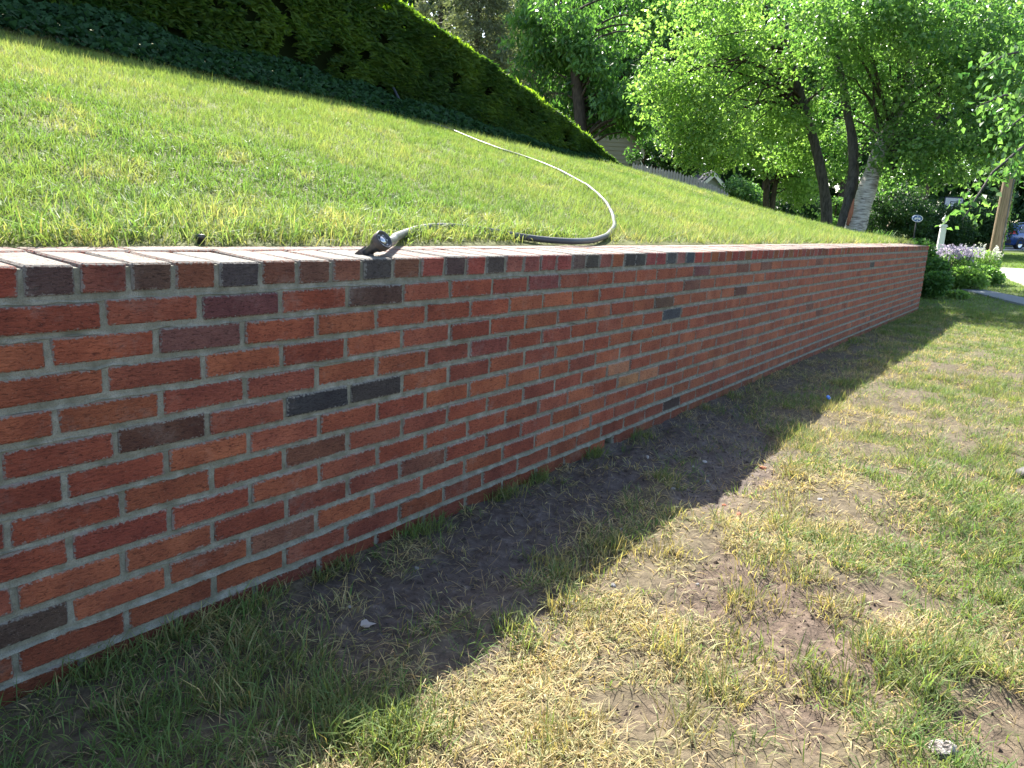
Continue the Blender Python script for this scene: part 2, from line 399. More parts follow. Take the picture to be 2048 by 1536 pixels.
def meshdata(me):
    n = len(me.vertices); co = np.zeros(n*3, np.float32); me.vertices.foreach_get('co', co)
    return co.reshape(-1, 3), [tuple(p.vertices) for p in me.polygons]
SDATA = [meshdata(m) for m in STR]
for i, (n, a, b, zc, col) in enumerate(bricks):
    w = (b-a-JT)/(BL-JT); sc = (a+b)/2; dy = rb.uniform(-.0026, .0018); rz = rb.uniform(-.009, .009); dz = rb.uniform(-.0016, .0016); v = rb.randrange(8)
    tilt = .0018 if n >= 2 else 0
    slope = math.atan2(bed(n, b)-bed(n, a), b-a)
    if i < 300 and size_px((n, a, b, zc)) > 0:
        o = obj('brick', STR[v], None, wall); o.location = Vector((sc, .03+dy, zc+dz))-Vector(wall_inv); o.rotation_euler = (0, -slope+rb.uniform(-.006, .006), rz); o.scale.x = w
        o.color = (*col, 1)
    else:
        co, fs = SDATA[v]; JV.append(co*np.array([w, 1, 1])+np.array([sc, .03+dy, zc+dz])-wall_inv); JL.append(co); JHh.append(np.tile(np.array([(BL-JT)/2, .03, BH/2]), (len(co), 1)))
        JC.append(np.tile(np.array([*col, 1]), (len(co), 1))); JF += [tuple(jn+x for x in f) for f in fs]; jn += len(co)
me = bpy.data.meshes.new('brickwork_far'); me.from_pydata(np.vstack(JV).tolist(), [], JF)
me.attributes.new('bl', 'FLOAT_VECTOR', 'POINT').data.foreach_set('vector', np.vstack(JL).astype(np.float32).ravel())
me.attributes.new('bh', 'FLOAT_VECTOR', 'POINT').data.foreach_set('vector', np.vstack(JHh).astype(np.float32).ravel())
me.attributes.new('bcol', 'FLOAT_COLOR', 'POINT').data.foreach_set('color', np.vstack(JC).astype(np.float32).ravel())
tag(obj('brickwork', me, BMJ, wall), kind='stuff')
# coping headers, joints measured along the photograph
JPX = [43,157,260,349,437,523,596,665,726,787,842,890,933,973,1012,1048,1081,1113,1145,1172,1199,1224,1249,1271,1292,1313,1333,1353,1371,1389]
js = [s_of(x, 562-.026*x)[0] for x in JPX]; pit = (js[-1]-js[8])/(len(js)-9)
js = [js[0]-pit*k for k in range(14, 0, -1)]+js
while js[-1] < S1-.13: js.append(js[-1]+pit*(1+rb.uniform(-.05, .05)))
js.append(S1+JT/2)
HSP = {97:(.13,.075,.065),205:(.30,.10,.068),305:(.17,.10,.07),393:(.30,.115,.065),480:(.12,.10,.095),560:(.28,.115,.07),635:(.24,.12,.08),695:(.30,.12,.075),757:(.11,.098,.09),817:(.27,.12,.07),
  866:(.40,.105,.075),915:(.14,.09,.08),953:(.38,.09,.065),993:(.12,.095,.08),1030:(.40,.14,.10),1065:(.38,.13,.10),1097:(.34,.09,.075),1129:(.40,.10,.08),1159:(.17,.11,.09),1185:(.10,.088,.07),1212:(.34,.12,.09),
  1237:(.46,.16,.07),1257:(.085,.082,.07),1281:(.09,.088,.075),1302:(.36,.09,.08),1324:(.36,.09,.08),1345:(.10,.10,.10),1364:(.38,.16,.13),1381:(.075,.085,.10)}
HS = [(s_of(x, 562-.026*x)[0], c) for x, c in HSP.items()]
for a, b in zip(js[:-1], js[1:]):
    sc = (a+b)/2; r0 = rise(sc); jw = .0115; w = (b-a-jw)/.0925
    col = next((c for ss, c in HS if a < ss < b), None) or tuple(x*rb.uniform(.6, 1) for x in rb.choice(REDS))
    if abs(w-1) > .25: w = max(.6, min(1.25, w))
    o = obj('coping_brick', rb.choice(HDR), None, wall); o.color = (*col, 1); o.scale.x = w
    o.location = Vector((sc, .1+rb.uniform(-.0015, .0012), ZT-.0275+.0045+r0+rb.uniform(-.0012, .0012)))-Vector(wall_inv)
    o.rotation_euler = (.045, rb.uniform(-.008, .008), rb.uniform(-.006, .006))
s = S0
while s < S1-.05:
    e = min(s+.212*(1+rb.uniform(-.02, .02)), S1); w = (e-s-.009)/.203; sc = (s+e)/2
    o = obj('coping_back_brick', rb.choice(SLD), None, wall); o.scale.x = w; f = rb.uniform(.7, 1.05); o.color = (*[x*f for x in rb.choice(REDS)], 1)
    o.location = Vector((sc, .2565+rb.uniform(-.001, .001), ZT-.0275+.0135+rise(sc)))-Vector(wall_inv); o.rotation_euler = (.03, rb.uniform(-.005, .005), 0); s = e
# mortar: core slab, sloped bed joints, coping bed
mb = MB(); ss = np.arange(S0, S1+.001, .03); nS = len(ss)
def strip(rows):
    v = np.concatenate(rows); f = []
    for r in range(len(rows)-1):
        for i in range(nS-1): f.append((r*nS+i, r*nS+i+1, (r+1)*nS+i+1, (r+1)*nS+i))
    mb.add(v-wall_inv, f)
rm = np.random.default_rng(5)
def row(y, z, jy=.0005, jz=.0006): return np.stack([ss, y+rm.normal(0, jy, nS), z+rm.normal(0, jz, nS)], -1)
for n in range(1, 14):
    z = np.array([bed(n, x) for x in ss]); w = JT/2+.0022
    wig = (fbm(ss*5, 0*ss+n*3.3, 3)-.5)*.006
    strip([row(.014, z+w+.006, 0, 0), row(.0075, z+w+wig, .0008, .0018), row(.0050, z+wig*.7, .0008), row(.0022 if n < 11 else -.0035, z-w*(.75 if n < 11 else .95)+wig, .0008, .0020), row(.014, z-w-.004, 0, 0)])
cut = [(S0, 2.897, -.35), (2.897, 2.963, bed(12, 2.9)-.004), (2.963, S1, -.35)]
for a, b, zb in cut:
    za = .80+.0; mb.box(((a+b)/2-5.4, .0048+.1449-.15, (za+zb)/2), (b-a, .2898, za-zb))
mb.box(((S0+S1)/2-5.4, .0048+.2849-.143, .20), (S1-S0, .006, 1.0))
core = mb.build('mortar', MORT, wall)
mb = MB(); mb.box((2.93-5.4, .045-.15, .0), (.064, .01, .15)); mb.build('weep_hole_shade', plain('weep_hole_shade_dark', (.012, .011, .010), .95), wall)  # near-black plate stands in for the shade inside the opening
mb = MB()     # coping bed follows the rise and tilt of the coping
lo = np.stack([ss, 0*ss+.006, np.array([bed(1, x)-.01 for x in ss])], -1); hi = np.stack([ss, 0*ss+.0055, ZT-.006+rise(ss)], -1)
mid = np.stack([ss, 0*ss+.205, ZT+.0025+rise(ss)], -1); bk = np.stack([ss, 0*ss+.303, ZT+.0055+rise(ss)], -1); bl_ = np.stack([ss, 0*ss+.303, 0*ss+.6], -1)
strip([lo, hi, mid, bk, bl_]); mb.build('coping_mortar', MORT, wall)

# ------------------------------------------------------------------ grass blades (one mesh per lawn)
def blade_mat():
    t = NT('grass_blade', .55, .16); at = t.n('Attribute', attribute_type='GEOMETRY', attribute_name='tint')
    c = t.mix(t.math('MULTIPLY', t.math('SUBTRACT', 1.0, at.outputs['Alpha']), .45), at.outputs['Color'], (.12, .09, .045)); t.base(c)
    tr = t.n('BsdfTranslucent'); t.set(tr.inputs[0], t.mix(1.0, c, (1.5, 1.45, .8), 'MULTIPLY')); mx = t.n('MixShader'); mx.inputs[0].default_value = .42
    t.t.links.new(t.b.outputs[0], mx.inputs[1]); t.t.links.new(tr.outputs[0], mx.inputs[2]); t.t.links.new(mx.outputs[0], t.out.inputs[0]); return t.m
GRASS = blade_mat()
def blades(name, P, per, rad, h, width, lean, curl, tint, near):
    """per blades round every point of P; h, width, lean, rad and tint are per point"""
    n0 = len(P); n = n0*per; rep = lambda a: np.repeat(np.broadcast_to(a, (n0,)+np.shape(a)[1:]) if np.ndim(a) else np.full(n0, a), per, 0)
    rr = RNG; a = rr.uniform(0, 2*math.pi, n); r0 = rep(rad)*np.sqrt(rr.random(n)); base = rep(P)+np.stack([r0*np.cos(a), r0*np.sin(a), 0*a-.004], -1)
    cd = rep(rr.uniform(0, 6.28, n0)); d = np.where(rr.random(n) < .5, a+rr.normal(0, 1, n), cd+rr.normal(0, .6, n)); L = rep(h)*rr.uniform(.5, 1.2, n); ln = np.clip(rep(lean)*rr.uniform(.45, 1.5, n), .02, 1.5); cu = rr.normal(curl, .3, n)
    dirh = np.stack([np.cos(d), np.sin(d), 0*d], -1); side = np.stack([-np.sin(d), np.cos(d), 0*d], -1); zv = np.array([0, 0, 1.0])
    side = nrm(side+dirh*rr.normal(0, .5, n)[:, None]+zv*rr.normal(0, .3, n)[:, None]); w = (rep(width)*rr.uniform(.6, 1.25, n))[:, None]
    d1 = dirh*np.sin(ln)[:, None]+zv*np.cos(ln)[:, None]; l2 = np.clip(ln+cu, -.3, 1.7); d2 = dirh*np.sin(l2)[:, None]+zv*np.cos(l2)[:, None]
    mid = base+d1*(L*.5)[:, None]; tip = mid+d2*(L*.5)[:, None]; zf = rep(P)[:, 2]; mid[:, 2] = np.maximum(mid[:, 2], zf+.004); tip[:, 2] = np.maximum(tip[:, 2], zf+.003)
    col = rep(tint)*rr.uniform(.66, 1.3, n)[:, None]; col[:, 0] *= rr.uniform(.85, 1.2, n); k = rep(near)
    def pack(m, cols, al): 
        c = np.repeat(col[m][:, None, :], len(al), 1); return np.concatenate([c, np.broadcast_to(np.array(al)[None, :, None], c.shape[:2]+(1,))], -1).reshape(-1, 4)
    m = k; V1 = np.stack([(base-side*w*.4)[m], (base+side*w*.4)[m], (mid+side*w*.5)[m], (mid-side*w*.5)[m], tip[m]], 1).reshape(-1, 3); i = np.arange(m.sum())[:, None]*5
    f4 = i+np.array([[0, 1, 2, 3]]); f3 = i+np.array([[3, 2, 4]]); c1 = pack(m, 5, [0, 0, .8, .8, 1])
    m = ~k; V2 = np.stack([(base-side*w*.55)[m], (base+side*w*.55)[m], tip[m]], 1).reshape(-1, 3); g3 = len(V1)+np.arange(m.sum())[:, None]*3+np.array([[0, 1, 2]]); c2 = pack(m, 3, [.25, .25, 1])
    me = fast_mesh(name, np.vstack([V1, V2]), [np.vstack([f3, g3]), f4], {'tint': ('FLOAT_COLOR', np.vstack([c1, c2]).astype(np.float32))})
    return tag(obj(name, me, GRASS), kind='stuff')
def mixc(a, b, w): return a*(1-w[:, None])+b*w[:, None]
CG, CY, CS = np.array([.10, .20, .048]), np.array([.185, .27, .085]), np.array([.48, .405, .24])
CL = np.array([.145, .205, .070])     # duller green of the trampled lower lawn
# upper lawn
N = 130000; x = RNG.uniform(-.6, 13.2, N); y = RNG.uniform(.305, 5.4, N)
dens = np.interp(np.hypot(x, y+1.5), [2, 5, 12], [1, .62, .40])
k = (y < edge_y(x)+.12) & (x < crest_x(y)+.5) & (RNG.random(N) < dens); x, y = x[k], y[k]
dirt = smooth(.42, .32, y)*smooth(1.6, 2.2, x)*smooth(5.2, 4.4, x)+.6*smooth(.36, .31, y)
k = RNG.random(len(x)) > dirt*.93; x, y = x[k], y[k]
P = np.stack([x, y, hill_z(x, y)], -1); u, v, d = proj(P); k = (d > .3) & (u > -260) & (u < 2300) & (v > -200); P, d = P[k], d[k]; x, y = P[:, 0], P[:, 1]; n = len(P)
wn = fbm(x*.9, y*.9, 4); wf = fbm(x*5+9, y*5, 3); near_e = smooth(.95, .33, y)
tint = mixc(np.tile(CG, (n, 1)), np.tile(CY, (n, 1)), np.clip((wn-.28)*2.0+.25*RNG.random(n), 0, 1))
tint = mixc(tint, np.tile(CS, (n, 1)), np.clip((wf-.56)*2.2, 0, .5)*(.3+.6*RNG.random(n))+near_e*.3*(RNG.random(n) < .3))
sc = RNG.choice([.035, .045, .055, .065], n)*RNG.uniform(.75, 1.2, n)*(1+.42*near_e)*(.85+.5*wn); wd = np.interp(d, [2, 5, 10], [.0028, .0040, .0062])
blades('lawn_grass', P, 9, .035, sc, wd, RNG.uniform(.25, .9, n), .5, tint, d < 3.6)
# trampled lower lawn: straw, sparse green, bare mud
N = 125000; x = RNG.uniform(.15, 12.6, N); y = RNG.uniform(-3.6, -.012, N)
dens = np.interp(np.hypot(x, y+1.5), [1.2, 3, 6, 12], [1, .72, .42, .3]); u, v, d = proj(np.stack([x, y, 0*x], -1))
b = bare_px(u, v); hole = smooth(.50, .60, fbm(x*5.5, y*5.5+3, 3)); shade = smooth(-.66, -.58, y)
dens = dens*np.clip(1-.97*b, .012, 1)*(1-.86*hole)*(1-.35*shade*smooth(4, 2.5, x))
k = (RNG.random(N) < dens) & (d > .3) & (u > -300) & (u < 2500) & (v < 1900); x, y, u, v, b = x[k], y[k], u[k], v[k], b[k]; n = len(x)
P = np.stack([x, y, ground_z(x, y)], -1); d = proj(P)[2]; shade = smooth(-.66, -.58, y)
green = np.clip(smooth(1560, 2080, u+(fbm(x*3, y*3, 3)-.5)*900)*.62+smooth(.56, .74, fbm(x*2.1+4, y*2.1, 3))*.35, 0, 1)
green = np.maximum(green, shade*np.clip(.12+.45*smooth(.46, .66, fbm(x*3+1, y*3, 3))+.5*smooth(900, 300, u), 0, .9))
green = np.maximum(green, .5*smooth(8, 11.5, x))
gsel = RNG.random(n) < green
tint = np.where(gsel[:, None], mixc(np.tile(CG, (n, 1)), np.tile(CL, (n, 1)), RNG.random(n)), mixc(np.tile(CS, (n, 1)), np.tile(np.array([.34, .32, .145]), (n, 1)), RNG.random(n)))
h = np.where(gsel, RNG.uniform(.045, .08, n), RNG.uniform(.035, .065, n)); ln = np.where(gsel, RNG.uniform(.5, 1.0, n), RNG.uniform(.85, 1.4, n)); wd = np.interp(d, [1.5, 4, 10], [.0025, .0034, .0056])
# isolated tufts standing in the bare soil and along the foot of the wall
TU = [(1500,1210,1.35,.2),(1690,1225,1.1,.15),(1590,1160,1.0,.3),(1470,1300,1.1,.2),(1440,1390,1.2,.4),(1520,1130,1,.4),(1150,1220,1.3,.5),(760,1500,1.6,.95),(720,1480,1.5,.95),(800,1470,1.2,.9),
      (1330,960,1,.6),(640,1130,1.2,.5),(840,1060,1.3,.9),(1000,990,1.2,.95),(1060,960,1.2,.9),(1160,905,1.1,.9),(1280,870,1,.9),(1420,820,1,.8),(520,1200,1.1,.5),(330,1270,1.3,.6),(420,1250,1.1,.5),(200,1340,1.3,.7),
      (1840,1380,1.5,.9),(1800,1350,1.4,.9),(1900,1310,1.4,.9),(1780,1290,1.2,.7),(1960,1330,1.3,.9),(1620,1370,1.2,.5),(1690,1390,1.2,.8),(1030,1270,1.2,.7),(1210,1100,1.1,.4),(1100,1130,1,.7),(580,1340,1.4,.8),(640,1440,1.6,.9),(460,1400,1.5,.8)]
tp, tt, ts = [], [], []
for (a, b_, s_, gr) in TU:
    c = cast(a, b_, ground_z, .5, 16)
    for _ in range(int(22*s_)):
        q = c+np.array([*RNG.normal(0, .033*s_, 2), 0]); q[1] = min(q[1], -.02)
        tp.append((q[0], q[1], gz(q[0], q[1]))); tt.append((CL if RNG.random() < gr else np.array([.31, .29, .13]))*RNG.uniform(.7, 1.2)); ts.append(.07*s_*RNG.uniform(.6, .95))
for _ in range(260):
    xx, yy_ = RNG.uniform(.6, 6.5), RNG.uniform(-2.6, -.1); gr = .25+.6*float(smooth(1500, 1950, proj(np.array([xx, yy_, 0]))[0])); s_ = RNG.uniform(.6, 1.25)
    if float(bare_px(*[np.array([t_]) for t_ in proj(np.array([xx, yy_, 0]))[:2]])[0]) > .35: continue
    for _k in range(int(12*s_)):
        q = np.array([xx, yy_])+RNG.normal(0, .03*s_, 2); q[1] = min(q[1], -.02); tp.append((q[0], q[1], gz(q[0], q[1]))); tt.append((CL if RNG.random() < gr else np.array([.31, .29, .14]))*RNG.uniform(.7, 1.2)); ts.append(.09*s_*RNG.uniform(.6, 1))
m_ = len(tp); P = np.vstack([P, np.array(tp)]); tint = np.vstack([tint, np.array(tt)]); h = np.concatenate([h, ts]); ln = np.concatenate([ln, RNG.uniform(.3, .8, m_)]); wd = np.concatenate([wd, np.full(m_, .0028)]); d = proj(P)[2]
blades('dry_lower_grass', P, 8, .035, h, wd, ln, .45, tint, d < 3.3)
# crumbled soil and straw litter on the bare ground
N = 60000; x = RNG.uniform(.3, 6.5, N); y = RNG.uniform(-2.6, -.03, N); u, v, d = proj(np.stack([x, y, 0*x], -1)); k = (RNG.random(N) < bare_px(u, v)*.42+.015) & (d > .4); x, y = x[k], y[k]; n = len(x)
P = np.stack([x, y, ground_z(x, y)+.0005], -1); r = .0020+.0060*RNG.random(n)**4; oc = np.array([[1, 0, 0], [0, 1, 0], [-1, 0, 0], [0, -1, 0], [0, 0, .8], [0, 0, -.8]])
V = P[:, None, :]+oc[None]*r[:, None, None]*RNG.uniform(.6, 1.4, (n, 6, 3))+RNG.normal(0, .15, (n, 6, 3))*r[:, None, None]; i = np.arange(n)[:, None]*6
q = np.concatenate([i+np.array([[a, b, 4]]) for a, b in ((0, 1), (1, 2), (2, 3), (3, 0))]+[i+np.array([[b, a, 5]]) for a, b in ((0, 1), (1, 2), (2, 3), (3, 0))])
u, v, d = proj(P); we_ = (bare_px(u, v)*smooth(-.78, -.5, y)).repeat(6)
tag(obj('soil_crumbs', fast_mesh('soil_crumbs', V.reshape(-1, 3), q, {'mud': ('FLOAT', np.ones(n*6, np.float32)), 'wet': ('FLOAT', we_.astype(np.float32))}), bpy.data.materials['ground_soil_and_turf']), kind='stuff')
N = 16000; x = RNG.uniform(.3, 6.5, N); y = RNG.uniform(-2.6, -.03, N); u, v, d = proj(np.stack([x, y, 0*x], -1)); k = (RNG.random(N) < .05+.3*bare_px(u, v)+.38*smooth(-.66, -.58, y)) & (d > .4); x, y = x[k], y[k]; n = len(x); P = np.stack([x, y, ground_z(x, y)+.004], -1)
blades('straw_litter', P, 2, .05, RNG.uniform(.03, .07, n), .0022, 1.45, .05, np.tile(CS*.85, (n, 1))*RNG.uniform(.5, 1.1, n)[:, None], np.ones(n, bool))
# far verge and far lawn
N = 26000; x = RNG.uniform(11.5, 48, N); y = RNG.uniform(-6, 4.5, N)
k = RNG.random(N) < np.interp(x, [11.5, 18, 48], [1, .8, .5]); x, y = x[k], y[k]
u, v, d = proj(np.stack([x, y, flat_z(x, y)], -1)); k = (u > 1700) & (u < 2250) & (d > 5)
def in_poly(x, y, poly):
    c = np.zeros(len(x), bool); p = np.array([list(q) for q in poly]); j = len(p)-1
    for i in range(len(p)):
        c ^= ((p[i,1] > y) != (p[j,1] > y)) & (x < (p[j,0]-p[i,0])*(y-p[i,1])/(p[j,1]-p[i,1]+1e-12)+p[i,0]); j = i
    return c
PAVE = [[tuple(v.co[:2]) for v in list(bpy.data.objects[nm].data.vertices)[:len(bpy.data.objects[nm].data.vertices)//2]] for nm in ('walkway', 'driveway', 'street')]
for pp in PAVE: k &= ~in_poly(x, y, pp)
x, y, d = x[k], y[k], d[k]; n = len(x); P = np.stack([x, y, flat_z(x, y)], -1)
tint = mixc(np.tile(CG*1.2, (n, 1)), np.tile(CY*.9, (n, 1)), RNG.random(n)*.8)*RNG.uniform(.8, 1.2, n)[:, None]
blades('verge_grass', P, 8, np.interp(d, [8, 40], [.08, .2]), RNG.uniform(.05, .09, n), np.interp(d, [8, 20, 40], [.007, .014, .03]), .5, .4, tint, d < 0)

# ------------------------------------------------------------------ foliage tools
def leaf_arrays(C, D, Nn, L, Wd, lobes=False):
    """kite leaves: centre C, tip direction D, normal Nn"""
    D = nrm(D); Sd = nrm(np.cross(D, Nn)); Up = np.cross(Sd, D); n = len(C); L = np.broadcast_to(L, (n,))[:, None]; Wd = np.broadcast_to(Wd, (n,))[:, None]
    if not lobes:
        V = np.stack([C-D*L*.5, C+Sd*Wd*.5-D*L*.05+Up*Wd*.18, C+D*L*.5-Up*L*.06, C-Sd*Wd*.5-D*L*.05+Up*Wd*.18], 1)
        return V.reshape(-1, 3), np.arange(n)[:, None]*4+np.array([[0, 1, 2, 3]])
    o = [(-.45, 0, 0), (-.30, .42, .1), (.02, .50, .08), (.12, .24, 0), (.55, 0, -.1), (.12, -.24, 0), (.02, -.50, .08), (-.30, -.42, .1)]
    V = np.stack([C+D*L*a+Sd*Wd*b+Up*Wd*c for a, b, c in o], 1); i = np.arange(n)[:, None]*8
    return V.reshape(-1, 3), np.concatenate([i+np.array([[0, 1, 2, 3]]), i+np.array([[0, 3, 4, 5]]), i+np.array([[0, 5, 6, 7]])])
def leaves_obj(name, C, D, Nn, L, Wd, tint, mat, parent=None, lobes=False, loc=None):
    V, q = leaf_arrays(C, D, Nn, L, Wd, lobes); k = 8 if lobes else 4
    if parent is not None: V = V-np.array(parent.location)
    return obj(name, fast_mesh(name, V, q, {'tint': ('FLOAT', np.repeat(np.clip(tint, 0, 1), k).astype(np.float32))}), mat, parent)
def rdir(n): return nrm(RNG.normal(size=(n, 3)))
def blob_pts(blobs, n, shell=.55):
    """points in a set of ellipsoids (c, radii, weight), denser toward the outside"""
    w = np.array([b[2] for b in blobs], float); w /= w.sum(); out = []
    for (c, r, _), k in zip(blobs, RNG.multinomial(n, w)):
        d = rdir(k)*(RNG.random(k)**(shell/1.65))[:, None]; out.append(np.array(c)+d*np.array(r))
    return np.vstack(out)
def crown(name, blobs, ncl, per, rc, L, Wd, mat, parent, droop=.5, flat=.6, tint0=.5, tv=.35, shell=.55, clip=None):
    cl = blob_pts(blobs, ncl, shell)
    # break the outline: drop clusters by a 3-D noise so that gaps open up
    g = fbm(cl[:, 0]*.9+cl[:, 2]*.5, cl[:, 1]*.9-cl[:, 2]*.7, 3); cl = cl[g > .40]
    if clip is not None: cl = cl[clip(cl)]
    m = len(cl); C = np.repeat(cl, per, 0); n = len(C)
    off = rdir(n)*(RNG.random(n)**.5)[:, None]*rc; off[:, 2] *= flat; C = C+off
    az = RNG.uniform(0, 6.28, n); D = np.stack([np.cos(az), np.sin(az), -np.abs(RNG.normal(droop, .4, n))], -1)+nrm(off)*.5
    Nn = nrm(RNG.normal(size=(n, 3))*.7+np.array([0, 0, 1.0])); ct = np.repeat(RNG.normal(tint0, tv*.6, m), per)
    leaves_obj(name, C, D, Nn, L*RNG.uniform(.6, 1.25, n), Wd*RNG.uniform(.7, 1.2, n), ct+RNG.normal(0, tv*.5, n), mat, parent)
    return cl
def limbs(name, trunk, cl, k, r0, mat, parent, lo=.25, sides=5):
    mb = MB(); trunk = np.array(trunk); T = np.array([trunk[int(i)]*(1-i % 1)+trunk[min(int(i)+1, len(trunk)-1)]*(i % 1) for i in np.linspace(lo*(len(trunk)-1), len(trunk)-1.001, 24)])
    mb.tube(T-np.array(parent.location), r0*.6, 4)
    for c in cl[RNG.permutation(len(cl))[:k]]:
        dz = c[2]-T[:, 2]; dist = np.linalg.norm(T-c, axis=1)+np.where(dz < .1, 1.2, 0); s_ = T[np.argmin(dist*RNG.uniform(.8, 1.3, len(T)))]
        w = c-s_; n = 7; ts = np.linspace(0, 1, n); sag = np.array([0, 0, 1])*np.linalg.norm(w)*.14
        pts = s_+ts[:, None]*w+np.sin(ts*math.pi)[:, None]*sag+RNG.normal(0, .03, (n, 3))*np.linalg.norm(w)*np.minimum(ts, 1-ts*.3)[:, None]
        mb.tube(pts-np.array(parent.location), np.linspace(r0, r0*.22, n), sides, False)
    return mb.build(name, mat, parent, True)
def trunk_tube(name, pts, rad, mat, parent, sides=12, sub=5):
    pts = np.array(pts, float); n = len(pts); t = np.linspace(0, n-1, (n-1)*sub+1); P = np.stack([np.interp(t, range(n), pts[:, i]) for i in range(3)], 1)
    for _ in range(3): P[1:-1] = (P[:-2]+P[1:-1]*2+P[2:])/4
    R = np.interp(t, range(n), rad)*(1+.05*np.sin(t*5.3)); R[:3] *= [1.35, 1.18, 1.06]
    mb = MB(); mb.tube(P-np.array(parent.location), R, sides); return mb.build(name, mat, parent, True)
def bark(name, c1, c2, scale=(9, 9, 2.5), b=.8):
    t = NT(name, .9, .15); co = t.coord('Object', scale); n1 = t.noise(2.5, 7, co, .65); n2 = t.noise(1.0, 3, t.coord())
    t.base(t.mix(t.math('MULTIPLY', n2, .5), t.ramp(n1, [(.35, c1), (.65, c2)]), tuple(x*.6 for x in c2))); t.bump(n1, b, .03); return t.m
def birch_bark():
    t = NT('birch_bark', .8, .2); n1 = t.noise(3.0, 6, t.coord('Object', (2.2, 2.2, 20)), .6, .4); n2 = t.noise(2.0, 5, t.coord('Object', (1.5, 1.5, 1.5)))
    c = t.ramp(n1, [(.36, (.05, .042, .036)), (.43, (.30, .27, .235)), (.60, (.50, .46, .41)), (.8, (.62, .58, .52))])
    t.base(t.mix(t.ramp(n2, [(.55, (0,)*3), (.75, (.8,)*3)]), c, (.13, .095, .07))); t.bump(n1, .5, .02); return t.m
BK_DARK = bark('bark_dark', (.028, .022, .018), (.10, .078, .06)); BK_GREY = bark('bark_grey', (.032, .030, .028), (.125, .115, .105)); BK_BIRCH = birch_bark()
WOUND = plain('birch_inner_bark', (.30, .12, .07), .85, 0, .45, 14, .2, .6)
LF_LIGHT = leafmat('leaf_light_green', (.085, .18, .045), (.25, .37, .115), .52, .38, .5)
LF_MID = leafmat('leaf_mid_green', (.055, .14, .042), (.19, .31, .10), .50, .36, .5)
LF_DEEP = leafmat('leaf_deep_green', (.035, .10, .030), (.12, .235, .06), .46, .4, .45)
LF_DARK = leafmat('leaf_dark_green', (.016, .046, .016), (.06, .125, .038), .34)
LF_CON = leafmat('conifer_grey_green', (.05, .065, .036), (.21, .23, .14), .3, .6)
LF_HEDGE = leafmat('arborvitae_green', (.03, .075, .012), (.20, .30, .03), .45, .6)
LF_IVY = leafmat('ivy_green', (.010, .034, .014), (.036, .09, .032), .25, .7, .12)

# ------------------------------------------------------------------ hedge and ivy bed
def hedge_y(x): return np.interp(x, [-4, 2, 4, 6.5, 7.5, 9, 11, 15], [6.45, 6.3, 6.0, 5.4, 4.95, 4.45, 4.3, 4.2])
TOPPX = [(772,0),(850,50),(920,100),(1000,155),(1050,187),(1100,225),(1160,275),(1222,328)]
hx_, hz_ = [], []
for (a, b) in TOPPX:
    d = ray(a, b); ts = np.arange(3, 25, .01); Q = CAM+ts[:, None]*d; k = np.argmax(Q[:, 1] > hedge_y(Q[:, 0])+.12); hx_.append(Q[k, 0]); hz_.append(Q[k, 2])
sl = (hz_[1]-hz_[0])/(hx_[1]-hx_[0])
hx_ = [-4, hx_[0]-2.5]+hx_+[hx_[-1]+1.2]; hz_ = [hz_[0]-sl*2.2+.25, hz_[0]-sl*2.0]+hz_+[hz_[-1]-.55]
def hedge_top(x): return np.interp(x, hx_, hz_)
hx0, hx1, HT = -3.5, hx_[-1], 1.1
hedge = empty('clipped_hedge', (6, 5.9, float(hill_z(6, 5.9))), 'tall clipped evergreen hedge running down the slope above the ivy bed', 'hedge')
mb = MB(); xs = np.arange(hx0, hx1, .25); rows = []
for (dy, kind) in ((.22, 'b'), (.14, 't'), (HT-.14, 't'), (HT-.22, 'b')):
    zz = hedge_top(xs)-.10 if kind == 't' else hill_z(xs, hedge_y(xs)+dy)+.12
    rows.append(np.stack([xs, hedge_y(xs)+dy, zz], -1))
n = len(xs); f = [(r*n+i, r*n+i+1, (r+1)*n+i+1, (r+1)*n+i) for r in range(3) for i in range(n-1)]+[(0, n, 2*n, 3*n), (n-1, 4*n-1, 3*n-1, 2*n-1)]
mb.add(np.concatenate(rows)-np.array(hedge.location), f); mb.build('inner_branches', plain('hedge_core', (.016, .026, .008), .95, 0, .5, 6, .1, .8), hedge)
N = 125000; u = RNG.random(N); x = hx0+(hx1-hx0)*RNG.random(N)**.9
yb = hedge_y(x); zt = hedge_top(x); zb = hill_z(x, yb)+.10
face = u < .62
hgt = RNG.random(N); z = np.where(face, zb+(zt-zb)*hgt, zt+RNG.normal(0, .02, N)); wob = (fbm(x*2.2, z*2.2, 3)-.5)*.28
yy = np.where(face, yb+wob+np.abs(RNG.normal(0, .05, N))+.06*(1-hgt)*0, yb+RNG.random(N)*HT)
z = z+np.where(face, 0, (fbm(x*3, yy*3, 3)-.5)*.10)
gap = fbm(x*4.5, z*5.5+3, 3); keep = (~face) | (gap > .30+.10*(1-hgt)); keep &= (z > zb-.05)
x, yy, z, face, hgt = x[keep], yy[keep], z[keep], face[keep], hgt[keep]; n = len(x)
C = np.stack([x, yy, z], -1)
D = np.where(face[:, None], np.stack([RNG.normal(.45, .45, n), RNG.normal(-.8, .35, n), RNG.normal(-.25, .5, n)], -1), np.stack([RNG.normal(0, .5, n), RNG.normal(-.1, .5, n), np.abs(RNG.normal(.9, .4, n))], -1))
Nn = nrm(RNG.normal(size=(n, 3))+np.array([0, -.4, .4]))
leaves_obj('foliage', C, D, Nn, RNG.uniform(.07, .13, n), RNG.uniform(.025, .05, n), np.where(face, .16+(fbm(x*3, z*3, 3)-.5)*.7, .95)+RNG.normal(0, .12, n), LF_HEDGE, hedge)  # top sprays tinted paler than the face: backlight painted into the leaf colour
